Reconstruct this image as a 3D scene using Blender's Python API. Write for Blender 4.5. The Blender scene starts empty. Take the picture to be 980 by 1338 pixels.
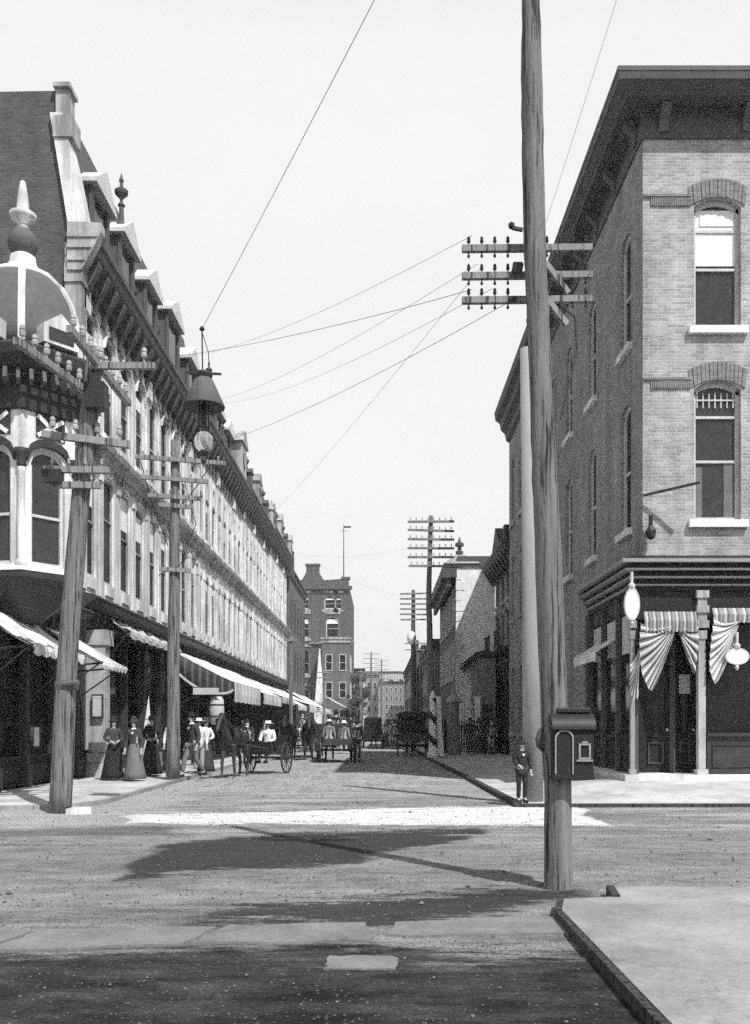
SKY_A, SKY_B, SUN_E, EXPO, DENOISE, HAZE = .15, 8.9, 4.9, 0.0, False, 0.0006
import bpy, bmesh, math, random
from mathutils import Vector, Matrix
random.seed(7)
PI = math.pi
sc = bpy.context.scene
C = sc.collection
OFF = {}
def V(*a): return Vector(a)

# ------------------------------------------------------------------ materials
class NT:
    def __init__(s, nt): s.nt = nt
    def new(s, t, **kw):
        n = s.nt.nodes.new(t)
        for k, v in kw.items(): setattr(n, k, v)
        return n
    def link(s, a, b): s.nt.links.new(a, b)
    def put(s, sock, v):
        if hasattr(v, 'is_output') or isinstance(v, bpy.types.NodeSocket): s.link(v, sock)
        else: sock.default_value = v
    def m(s, op, a, b=0.0, c=None, clamp=False):
        n = s.new('ShaderNodeMath', operation=op, use_clamp=clamp)
        s.put(n.inputs[0], a); s.put(n.inputs[1], b)
        if c is not None: s.put(n.inputs[2], c)
        return n.outputs[0]
    def sstep(s, x, lo, hi, a=0.0, b=1.0):
        n = s.new('ShaderNodeMapRange', interpolation_type='SMOOTHSTEP')
        s.put(n.inputs[0], x); n.inputs[1].default_value = lo; n.inputs[2].default_value = hi
        n.inputs[3].default_value = a; n.inputs[4].default_value = b
        return n.outputs[0]
    def noise(s, vec, scale, detail=4, rough=.55, mul=None):
        if mul is not None:
            mp = s.new('ShaderNodeMapping'); s.link(vec, mp.inputs[0]); mp.inputs[3].default_value = mul; vec = mp.outputs[0]
        n = s.new('ShaderNodeTexNoise'); s.link(vec, n.inputs['Vector'])
        n.inputs['Scale'].default_value = scale; n.inputs['Detail'].default_value = detail; n.inputs['Roughness'].default_value = rough
        return n.outputs[0]
    def mixf(s, f, a, b):
        n = s.new('ShaderNodeMix'); n.data_type = 'FLOAT'
        s.put(n.inputs[0], f); s.put(n.inputs[2], a); s.put(n.inputs[3], b)
        return n.outputs[0]

def base_mat(name, rough=.8, spec=.3):
    m = bpy.data.materials.new(name); m.use_nodes = True
    nt = m.node_tree; b = nt.nodes['Principled BSDF']
    b.inputs['Roughness'].default_value = rough
    b.inputs['Specular IOR Level'].default_value = spec
    return m, NT(nt), b
def setcol(t, b, val):
    cc = t.new('ShaderNodeCombineColor')
    for i in range(3): t.link(val, cc.inputs[i])
    t.link(cc.outputs[0], b.inputs['Base Color'])
def bump(t, b, h, strength, dist=.02):
    n = t.new('ShaderNodeBump'); n.inputs['Strength'].default_value = strength; n.inputs['Distance'].default_value = dist
    t.link(h, n.inputs['Height']); t.link(n.outputs[0], b.inputs['Normal'])

def plain(name, a, rough=.8, var=.35, scale=3.0, fine=60.0, mul=None, bmp=.3, spec=.3, dist=.02, soot=0, crack=0):
    """matte grey surface: broad mottling, weather streaks, fine tooth"""
    m, t, b = base_mat(name, rough, spec)
    g = t.new('ShaderNodeNewGeometry').outputs['Position'] if mul is None else t.new('ShaderNodeTexCoord').outputs['Object']
    n1 = t.noise(g, scale, 5, .6, mul); n2 = t.noise(g, fine, 2, .6, mul)
    n3 = t.noise(g, fine * 2.7, 1, .5, mul)
    n = t.m('ADD', t.m('MULTIPLY', n1, .5), t.m('ADD', t.m('MULTIPLY', n2, .3), t.m('MULTIPLY', n3, .2)))
    v = t.m('MULTIPLY', t.m('ADD', t.m('MULTIPLY', t.m('SUBTRACT', n, .5), var * 4.2), 1.0), a, clamp=True)
    if soot:      # soot and rain streaks running down, in patches
        q = t.noise(g, .9, 6, .68, (2.6, 2.6, .3)); q2 = t.noise(g, .35, 4, .6)
        v = t.m('MULTIPLY', v, t.sstep(t.m('ADD', q, t.m('MULTIPLY', t.m('SUBTRACT', q2, .5), .5)), .36, .60, 1-soot, 1.06))
    if crack:
        q = t.m('ABSOLUTE', t.m('SUBTRACT', t.noise(g, .55, 5, .6), .5)); q2 = t.noise(g, .5, 5, .7)
        v = t.m('MULTIPLY', v, t.m('MULTIPLY', t.sstep(q, .0, .006, 1-crack, 1.0), t.sstep(q2, .35, .6, .72, 1.06)))
    setcol(t, b, v)
    if bmp: bump(t, b, n, bmp, dist)
    return m

def brick(name, a, axis, mortar=None, bw=.215, bh=.075, var=.3):
    m, t, b = base_mat(name, .9, .2)
    g = t.new('ShaderNodeNewGeometry').outputs['Position']
    sp = t.new('ShaderNodeSeparateXYZ'); t.link(g, sp.inputs[0])
    cb = t.new('ShaderNodeCombineXYZ'); wv = t.m('MULTIPLY', t.m('SUBTRACT', t.noise(g, 2.4, 3, .6), .5), .035); t.link(t.m('ADD', sp.outputs[axis], wv), cb.inputs[0]); t.link(t.m('ADD', sp.outputs[2], wv), cb.inputs[1])
    br = t.new('ShaderNodeTexBrick'); t.link(cb.outputs[0], br.inputs['Vector'])
    br.inputs['Scale'].default_value = 1.0; br.inputs['Brick Width'].default_value = bw; br.inputs['Row Height'].default_value = bh
    br.inputs['Mortar Size'].default_value = .009; br.inputs['Mortar Smooth'].default_value = .3; br.inputs['Bias'].default_value = 0
    mo = a * 1.28 if mortar is None else mortar
    br.inputs['Color1'].default_value = (a * .76,) * 3 + (1,); br.inputs['Color2'].default_value = (a * 1.18,) * 3 + (1,)
    br.inputs['Mortar'].default_value = (mo,) * 3 + (1,)
    bwn = t.new('ShaderNodeRGBToBW'); t.link(br.outputs['Color'], bwn.inputs[0])
    n1 = t.noise(g, 1.1, 6, .65); n2 = t.noise(g, 26, 3, .6); n3 = t.noise(g, .7, 6, .65, (3, 3, .22))
    k = t.m('ADD', 1.0, t.m('ADD', t.m('MULTIPLY', t.m('SUBTRACT', n1, .5), var * 2.2), t.m('ADD', t.m('MULTIPLY', t.m('SUBTRACT', n2, .5), var * 3.0), t.m('MULTIPLY', t.m('SUBTRACT', n3, .5), var * 2.6))))
    setcol(t, b, t.m('MULTIPLY', bwn.outputs[0], k, clamp=True))
    bump(t, b, t.m('ADD', t.m('MULTIPLY', br.outputs['Fac'], -1.0), t.m('MULTIPLY', n2, .7)), .6, .008)
    return m

def timber(name, a, var=.75):
    m, t, b = base_mat(name, .85, .2)
    g = t.new('ShaderNodeTexCoord').outputs['Object']
    n1 = t.noise(g, 22, 6, .65, (1, 1, .045)); n2 = t.noise(g, 7, 4, .6, (1, 1, .12)); n3 = t.noise(g, 70, 2, .5, (1, 1, .25))
    n = t.m('ADD', t.m('MULTIPLY', n1, .55), t.m('ADD', t.m('MULTIPLY', n2, .25), t.m('MULTIPLY', n3, .2)))
    crack = t.sstep(n1, .36, .46, .22, 1.0)
    v = t.m('MULTIPLY', t.m('MULTIPLY', t.m('ADD', t.m('MULTIPLY', t.m('SUBTRACT', n, .5), var * 4), 1.0), crack), a, clamp=True)
    setcol(t, b, v); bump(t, b, t.m('MULTIPLY', n, crack), .8, .03)
    return m

def glassy(name, a=.015, rough=.07, spec=.3):
    m, t, b = base_mat(name, rough, spec)
    g = t.new('ShaderNodeNewGeometry').outputs['Position']
    n = t.noise(g, 1.6, 2, .5); n2 = t.noise(g, 5, 3, .6)
    setcol(t, b, t.m('MULTIPLY', t.m('ADD', .3, t.m('MULTIPLY', n2, 1.5)), a))
    bump(t, b, n, .12, .05)
    return m

M = {}
M['brick_front'] = brick('brick_warm_x', .35, 0, var=.5); M['brick_side'] = brick('brick_warm_y', .25, 1, var=.42)  # same brick; side copy darker, its shade partly in the colour
M['brick_soot_x'] = brick('brick_soot_x', .13, 0)
M['brick_dark_x'] = brick('brick_dark_x', .095, 0); M['brick_dark_y'] = brick('brick_dark_y', .12, 1)
M['brick_mid_x'] = brick('brick_mid_x', .22, 0); M['brick_mid_y'] = brick('brick_mid_y', .2, 1)
M['plaster_x'] = plain('rough_pale_wall', .8, .9, .4, 2.2, 22)
M['stone'] = plain('painted_stone', .72, .8, .3, 1.7, 14, bmp=.2, soot=.36)
M['stone_grey'] = plain('grey_stone', .42, .85, .35, 2.5, 20, soot=.5)
M['trim_dark'] = plain('dark_paint', .04, .6, .5, 3, 25)
M['trim_mid'] = plain('brown_paint', .085, .65, .5, 3, 25)
M['trim_shop'] = plain('shop_paint', .014, .6, .5, 4, 30)
M['trim_light'] = plain('pale_paint', .55, .6, .3, 4, 30)
M['white'] = plain('white_paint', .8, .6, .15, 4, 30, bmp=.1)
M['white_flat'] = plain('white_enamel', .85, .4, .06, 4, 30, bmp=.0)
M['slate'] = plain('slate', .09, .7, .5, 3, 18)
M['lead_dull'] = plain('lead_dull', .28, .6, .35, 3, 18)
M['lead'] = plain('lead_sheet', .58, .55, .3, 3, 18)
M['iron'] = plain('iron', .03, .5, .5, 6, 40)
M['zinc'] = plain('zinc', .11, .85, .4, 5, 30)
M['pole'] = timber('pole_wood', .17)
M['pole_dark'] = timber('pole_wood_dark', .12)
M['pole_grey'] = plain('pole_grey_paint', .27, .8, .25, 3, 60, (1, 1, .2))
M['arm'] = timber('arm_wood', .26, .5)
M['glass'] = glassy('glass', .012, .1, .22); M['glass_lit'] = glassy('old_glass', .035, .12, .4); M['glass_open'] = glassy('shaded_glass', .012, .35, .08)
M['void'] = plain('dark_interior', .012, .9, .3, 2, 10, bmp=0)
M['canvas'] = plain('canvas', .74, .9, .22, 1.5, 40, bmp=.3, soot=.35)
M['canvas_grey'] = plain('canvas_grey', .5, .9, .3, 1.5, 40, bmp=.15)
M['canvas_stripe'] = plain('canvas_stripe', .3, .9, .3, 3, 40, bmp=.15)
M['canvas_dull'] = plain('canvas_dull', .55, .9, .3, 3, 40, bmp=.15)
M['canvas_dark'] = plain('canvas_dark', .12, .9, .3, 1.5, 40, bmp=.15)
M['clod'] = plain('clod', .09, .9, .5, 9, 60)
M['insul'] = glassy('glass_insulator', .35, .15)
M['blind'] = plain('blind', .85, .8, .05, 2, 20, bmp=0)
M['pavement'] = plain('pavement', .30, .9, .45, 1.6, 26, bmp=.35, crack=.22)
M['pavement_pale'] = plain('pavement_pale', .5, .9, .35, 1.2, 22, bmp=.3, crack=.35)
M['kerb'] = timber('kerb_timber', .06, .5)
M['flag'] = plain('flagstone', .19, .9, .55, 2.6, 24, bmp=.5)
M['skin'] = plain('skin', .42, .6, .1, 8, 40, bmp=0)
M['hair'] = plain('hair', .03, .6, .3, 30, 90, bmp=.3)
M['cloth_black'] = plain('black_cloth', .025, .9, .4, 9, 60)
M['cloth_dark'] = plain('dark_cloth', .055, .9, .4, 9, 60)
M['cloth_mid'] = plain('grey_cloth', .16, .9, .4, 9, 60)
M['cloth_white'] = plain('white_cloth', .75, .9, .15, 9, 60)
M['horse_brown'] = plain('horse_coat', .05, .55, .4, 3, 50, bmp=.1)
M['horse_black'] = plain('horse_coat_black', .022, .5, .4, 3, 50, bmp=.1)
M['horse_grey'] = plain('horse_coat_grey', .2, .55, .4, 3, 50, bmp=.1)
M['leather'] = plain('leather', .02, .4, .3, 10, 60)
M['wagon'] = plain('wagon_paint', .05, .5, .4, 5, 40)
M['wood'] = plain('planks', .2, .8, .4, 4, 30)
M['straw'] = plain('straw', .4, .9, .4, 9, 40)
M['leaf'] = plain('leaf', .07, .7, .5, .8, 9, bmp=0)

# ------------------------------------------------------------------ mesh builder
class MB:
    def __init__(s): s.v = []; s.f = []; s.mi = []; s.cur = 0
    def add(s, vs, fs):
        o = len(s.v); s.v += [tuple(p) for p in vs]
        for f in fs: s.f.append([i + o for i in f]); s.mi.append(s.cur)
        return s
    def quad(s, a, b, c, d): return s.add([a, b, c, d], [(0, 1, 2, 3)])
    def box(s, x0, x1, y0, y1, z0, z1):
        return s.add([(x0,y0,z0),(x1,y0,z0),(x1,y1,z0),(x0,y1,z0),(x0,y0,z1),(x1,y0,z1),(x1,y1,z1),(x0,y1,z1)],
                     [(0,3,2,1),(4,5,6,7),(0,1,5,4),(1,2,6,5),(2,3,7,6),(3,0,4,7)])
    def beam(s, p, q, w, h, up=(0,0,1)):
        p = Vector(p); q = Vector(q); d = (q-p).normalized(); u = Vector(up)
        sd = d.cross(u)
        if sd.length < 1e-4: sd = d.cross(Vector((1,0,0)))
        sd.normalize(); u = sd.cross(d)
        vs = []
        for c in (p, q):
            for a, b in ((-1,-1),(1,-1),(1,1),(-1,1)): vs.append(c + sd*a*w/2 + u*b*h/2)
        return s.add(vs, [(0,1,2,3),(7,6,5,4),(0,4,5,1),(1,5,6,2),(2,6,7,3),(3,7,4,0)])
    def tube(s, pts, rs, n=8, cap=True):
        pts = [Vector(p) for p in pts]
        if not hasattr(rs, '__len__'): rs = [rs]*len(pts)
        vs = []; fs = []
        prev = None
        for i, p in enumerate(pts):
            d = (pts[min(i+1, len(pts)-1)] - pts[max(i-1, 0)]).normalized()
            if prev is None:
                a = d.cross(Vector((0,1,0)) if abs(d.y) < .9 else Vector((1,0,0))).normalized()
            else:
                a = (prev - d*prev.dot(d)).normalized()
            prev = a; b = d.cross(a)
            for k in range(n):
                t = 2*PI*k/n; vs.append(p + (a*math.cos(t) + b*math.sin(t))*rs[i])
        for i in range(len(pts)-1):
            for k in range(n):
                fs.append((i*n+k, i*n+(k+1)%n, (i+1)*n+(k+1)%n, (i+1)*n+k))
        if cap:
            fs.append(tuple(range(n))[::-1]); o = (len(pts)-1)*n; fs.append(tuple(range(o, o+n)))
        return s.add(vs, fs)
    def lathe(s, c, prof, n=16, ph=0.0, sx=1.0, sy=1.0):
        vs = []; fs = []
        for r, z in prof:
            for k in range(n):
                t = 2*PI*k/n + ph; vs.append((c[0]+r*math.cos(t)*sx, c[1]+r*math.sin(t)*sy, c[2]+z))
        for i in range(len(prof)-1):
            for k in range(n): fs.append((i*n+k, i*n+(k+1)%n, (i+1)*n+(k+1)%n, (i+1)*n+k))
        fs.append(tuple(range(n))[::-1]); o = (len(prof)-1)*n; fs.append(tuple(range(o, o+n)))
        return s.add(vs, fs)
    def ball(s, c, r, n=12, sx=1, sy=1, sz=1):
        return s.lathe(c, [(max(.001, r*math.sin(PI*i/n)), -r*sz*math.cos(PI*i/n)) for i in range(n+1)], n+4, 0, sx, sy)
    def prism(s, poly, axis_vec):
        n = len(poly); a = Vector(axis_vec); P = [Vector(p) for p in poly]
        fs = [tuple(range(n)), tuple(range(2*n-1, n-1, -1))] + [(i, i+n, (i+1)%n+n, (i+1)%n) for i in range(n)]
        return s.add(P + [p+a for p in P], fs)
    def wheel(s, c, r, axis='x', w=.05, spokes=12, part='all'):
        """rim and spokes in a plane square to the axis"""
        c = Vector(c); ax = Vector((1,0,0)) if axis == 'x' else Vector((0,1,0)); e1 = Vector((0,1,0)) if axis == 'x' else Vector((1,0,0)); e2 = Vector((0,0,1))
        n = 28; t = .035
        if part in ('all', 'rim'):
            vs = []; fs = []
            for k in range(n):
                d = e1*math.cos(2*PI*k/n) + e2*math.sin(2*PI*k/n)
                vs += [c + d*r + ax*w/2, c + d*r - ax*w/2, c + d*(r-t) - ax*w/2, c + d*(r-t) + ax*w/2]
            for k in range(n):
                a, b = 4*k, 4*((k+1) % n)
                for j in range(4): fs.append((a+j, a+(j+1)%4, b+(j+1)%4, b+j))
            s.add(vs, fs)
        if part in ('all', 'spokes'):
            for k in range(spokes):
                d = e1*math.cos(2*PI*k/spokes) + e2*math.sin(2*PI*k/spokes)
                s.tube([c + d*.04, c + d*(r-.02)], .014, 5)
            s.tube([c - ax*.1, c + ax*.1], .065, 10)
        return s
    def build(s, name, mat, parent=None, smooth=False, label=None, bev=0):
        off = OFF.get(parent.name, V(0,0,0)) if parent else V(0,0,0)
        me = bpy.data.meshes.new(name)
        me.from_pydata([tuple(Vector(p) - off) for p in s.v], [], s.f)
        mats = mat if isinstance(mat, (list, tuple)) else [mat]
        for mm in mats: me.materials.append(mm)
        if len(mats) > 1: me.polygons.foreach_set('material_index', s.mi)
        if smooth: me.polygons.foreach_set('use_smooth', [True]*len(me.polygons))
        bm = bmesh.new(); bm.from_mesh(me); bmesh.ops.recalc_face_normals(bm, faces=bm.faces); bm.to_mesh(me); bm.free()
        me.update()
        o = bpy.data.objects.new(name, me); C.objects.link(o)
        if parent: o.parent = parent; OFF[o.name] = off
        if label: o['label'] = label
        if bev:
            b = o.modifiers.new('bevel', 'BEVEL'); b.width = bev; b.segments = 2; b.limit_method = 'ANGLE'
        return o

def thing(name, label, cat, loc=(0,0,0), group=None):
    o = bpy.data.objects.new(name, None); C.objects.link(o); o.location = loc; o.empty_display_size = .2
    OFF[o.name] = Vector(loc)
    o['label'] = label; o['category'] = cat
    if group: o['group'] = group
    return o
def tag(o, label, cat, group=None):
    o['label'] = label; o['category'] = cat
    if group: o['group'] = group
    return o
def struct(o): o['kind'] = 'structure'; return o
def dup(root, loc, rotz, label, group=None, scale=None):
    r = root.copy(); C.objects.link(r); r.location = loc; r.rotation_euler = (0,0,rotz); r['label'] = label
    if scale: r.scale = (scale,)*3
    if group: r['group'] = group
    for ch in list(root.children):
        c = ch.copy(); C.objects.link(c); c.parent = r
        for g in list(ch.children):
            d = g.copy(); C.objects.link(d); d.parent = c
    return r

# ------------------------------------------------------------------ facades
class Fr:
    """a wall plane: origin, run direction, outward normal"""
    def __init__(s, o, u, n): s.o = Vector((o[0], o[1], 0)); s.u = Vector((u[0], u[1], 0)); s.n = Vector((n[0], n[1], 0))
    def p(s, u, z, out=0.0): q = s.o + s.u*u + s.n*out; return Vector((q.x, q.y, z))
def fbox(mb, F, u0, u1, z0, z1, o0, o1):
    vs = [F.p(u,z,o) for z in (z0,z1) for (u,o) in ((u0,o0),(u1,o0),(u1,o1),(u0,o1))]
    mb.add(vs, [(0,3,2,1),(4,5,6,7),(0,1,5,4),(1,2,6,5),(2,3,7,6),(3,0,4,7)])
def arch_z(o, u):
    """height of the opening's head at u"""
    r = o.get('arch', 0)
    if not r: return o['z1']
    t = (u - o['u0'])/(o['u1'] - o['u0'])*2 - 1
    return o['z1'] - r + r*math.sqrt(max(0, 1 - t*t)) if r > .3*(o['u1']-o['u0']) else o['z1'] - r*t*t
def wall_holes(mb, F, W, z0, z1, ops, depth=.25, u_start=0.0):
    us = sorted({u_start, W} | {o['u0'] for o in ops} | {o['u1'] for o in ops})
    zs = sorted({z0, z1} | {o['z0'] for o in ops} | {o['z1'] for o in ops})
    for i in range(len(us)-1):
        for j in range(len(zs)-1):
            uc = (us[i]+us[i+1])/2; zc = (zs[j]+zs[j+1])/2
            if any(o['u0'] < uc < o['u1'] and o['z0'] < zc < o['z1'] for o in ops): continue
            mb.quad(F.p(us[i],zs[j]), F.p(us[i+1],zs[j]), F.p(us[i+1],zs[j+1]), F.p(us[i],zs[j+1]))
    for o in ops:
        a, b = o['u0'], o['u1']; n = 10 if o.get('arch') else 1
        cs = [a + (b-a)*k/n for k in range(n+1)]
        zl = arch_z(o, a)
        mb.quad(F.p(a,o['z0']), F.p(a,zl), F.p(a,zl,-depth), F.p(a,o['z0'],-depth))
        mb.quad(F.p(b,o['z0']), F.p(b,o['z0'],-depth), F.p(b,zl,-depth), F.p(b,zl))
        mb.quad(F.p(a,o['z0']), F.p(a,o['z0'],-depth), F.p(b,o['z0'],-depth), F.p(b,o['z0']))
        for k in range(n):
            za, zb = arch_z(o, cs[k]), arch_z(o, cs[k+1])
            mb.quad(F.p(cs[k],za), F.p(cs[k+1],zb), F.p(cs[k+1],zb,-depth), F.p(cs[k],za,-depth))
            if o.get('arch'):
                mb.quad(F.p(cs[k],za), F.p(cs[k+1],zb), F.p(cs[k+1],o['z1']), F.p(cs[k],o['z1']))
def win(F, o, parent, depth=.2, frame='trim_light', glass='glass', sill=None, sill_out=.1, blind=0, fw=.07, rails=(.5,), mull=(), hood=None, sub=True):
    """sash window in opening o: frame bars (part), pane, sill, blind (sub-parts)"""
    a, b, z0, z1 = o['u0'], o['u1'], o['z0'], o['z1']; d0, d1 = -depth-.06, -depth+.02
    sp = z1 - o.get('arch', 0)
    m = MB()
    fbox(m, F, a, a+fw, z0, sp, d0, d1); fbox(m, F, b-fw, b, z0, sp, d0, d1); fbox(m, F, a+fw, b-fw, z0, z0+fw*1.2, d0, d1)
    n = 10 if o.get('arch') else 1
    for k in range(n):
        ua, ub = a+(b-a)*k/n, a+(b-a)*(k+1)/n; za, zb = arch_z(o, ua), arch_z(o, ub)
        if o.get('arch'): vs = [F.p(ua,za-fw*1.4,d1), F.p(ub,zb-fw*1.4,d1), F.p(ub,zb,d1), F.p(ua,za,d1)]
        else: vs = [F.p(a+fw,z1-fw,d1), F.p(b-fw,z1-fw,d1), F.p(b-fw,z1,d1), F.p(a+fw,z1,d1)]
        m.prism(vs, -F.n*.08)
    for r in rails: zr = z0 + (sp-z0)*r; fbox(m, F, a+fw, b-fw, zr-.03, zr+.03, d0, d1-.01)
    for r in mull: um = a + (b-a)*r; fbox(m, F, um-.02, um+.02, z0+fw, sp, d0+.01, d1-.02)
    w = m.build('window', M[frame], parent)
    g = MB(); n = 10
    if o.get('arch'):
        g.add([F.p(a+(b-a)*k/n, arch_z(o, a+(b-a)*k/n), d0+.02) for k in range(n+1)] + [F.p(b,z0,d0+.02), F.p(a,z0,d0+.02)], [tuple(range(n+3))])
    else: g.quad(F.p(a,z0,d0+.02), F.p(b,z0,d0+.02), F.p(b,z1,d0+.02), F.p(a,z1,d0+.02))
    g.build('pane', M[glass], w)
    if blind:
        q = MB(); zb = z1 - (z1-z0)*blind; fbox(q, F, a+fw, b-fw, zb, sp, d0+.025, d0+.04); q.build('blind', M['blind'], w)
    if sill:
        q = MB(); fbox(q, F, a-.14, b+.14, z0-.17, z0-.003, -.05, sill_out); q.build('sill', M[sill], w)
    if hood:
        q = MB()
        for k in range(10):
            ua, ub = a-.12+(b-a+.24)*k/10, a-.12+(b-a+.24)*(k+1)/10
            oo = dict(u0=a-.12, u1=b+.12, z1=z1+.02, arch=o.get('arch', 0)); za, zb = arch_z(oo, ua), arch_z(oo, ub)
            q.prism([F.p(ua,za,.003), F.p(ub,zb,.003), F.p(ub,zb+.18,.003), F.p(ua,za+.18,.003)], F.n*.09)
        q.build('hood_mould', M[hood], w)
    return w
def profile_run(mb, F, u0, u1, prof, ret0=True):
    """run a moulding profile [(out,z)...] along a wall, closed at both ends"""
    n = len(prof)
    a = [F.p(u0 - (o if ret0 == 'mitre' else 0), z, o) for o, z in prof]; b = [F.p(u1, z, o) for o, z in prof]
    mb.add(a + b, [(i, i+1, n+i+1, n+i) for i in range(n-1)] + [(n-1, 0, n, 2*n-1)] + [tuple(range(n))[::-1], tuple(range(n, 2*n))])
# ------------------------------------------------------------------ camera, sky, sun
cam = bpy.data.cameras.new('camera'); cam_o = bpy.data.objects.new('camera', cam); C.objects.link(cam_o)
cam_o.location = (0, 0, 1.6); cam_o.rotation_euler = (PI/2, 0, 0)
cam.sensor_fit = 'VERTICAL'; cam.sensor_height = 36; cam.lens = 36*1200/1338
cam.shift_x = -7/1338; cam.shift_y = 276/1338
cam.clip_start = .1; cam.clip_end = 6000
sc.camera = cam_o
SUN = Vector((.42, -.60, 1.0)).normalized()          # towards the sun
w = bpy.data.worlds.new('World'); sc.world = w; w.use_nodes = True
t = NT(w.node_tree); bg = w.node_tree.nodes['Background']
sky = t.new('ShaderNodeTexSky', sky_type='NISHITA'); sky.sun_disc = False
sky.sun_elevation = math.asin(SUN.z); sky.sun_rotation = math.atan2(SUN.x, SUN.y); sky.dust_density = 3.0; sky.air_density = 1.0
bwn = t.new('ShaderNodeRGBToBW'); t.link(sky.outputs[0], bwn.inputs[0])
gc = t.new('ShaderNodeTexCoord').outputs['Generated']
sp = t.new('ShaderNodeSeparateXYZ'); t.link(gc, sp.inputs[0])
veil = t.noise(gc, 2.2, 5, .6, (1, 1, 2.5))           # thin even cloud veil over the grey-toned sky
lum = t.m('ADD', t.m('MULTIPLY', bwn.outputs[0], SKY_A), t.m('MULTIPLY', t.m('ADD', .93, t.m('MULTIPLY', veil, .14)), t.sstep(sp.outputs[2], .58, .88, SKY_B, SKY_B*.12)))  # sky overhead dimmed above the view, to weaken fill light and deepen shadows
cc = t.new('ShaderNodeCombineColor')
for i in range(3): t.link(lum, cc.inputs[i])
t.link(cc.outputs[0], bg.inputs['Color']); bg.inputs['Strength'].default_value = .1
sl = bpy.data.lights.new('sun', 'SUN'); sl.energy = SUN_E; sl.angle = math.radians(.5); sl.color = (1, 1, 1)
so = bpy.data.objects.new('sun', sl); C.objects.link(so); so.rotation_euler = (-SUN).to_track_quat('-Z', 'Y').to_euler(); so.location = (10, -10, 40)
sc.view_settings.view_transform = 'Standard'; sc.view_settings.look = 'None'; sc.view_settings.gamma = 1; sc.view_settings.exposure = EXPO
sc.cycles.use_denoising = DENOISE; sc.cycles.adaptive_threshold = .13
sc.cycles.max_bounces = 6; sc.cycles.diffuse_bounces = 3; sc.cycles.glossy_bounces = 3; sc.cycles.volume_bounces = 1; sc.cycles.transmission_bounces = 4; sc.cycles.transparent_max_bounces = 6
sc.cycles.sample_clamp_indirect = 4

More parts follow.
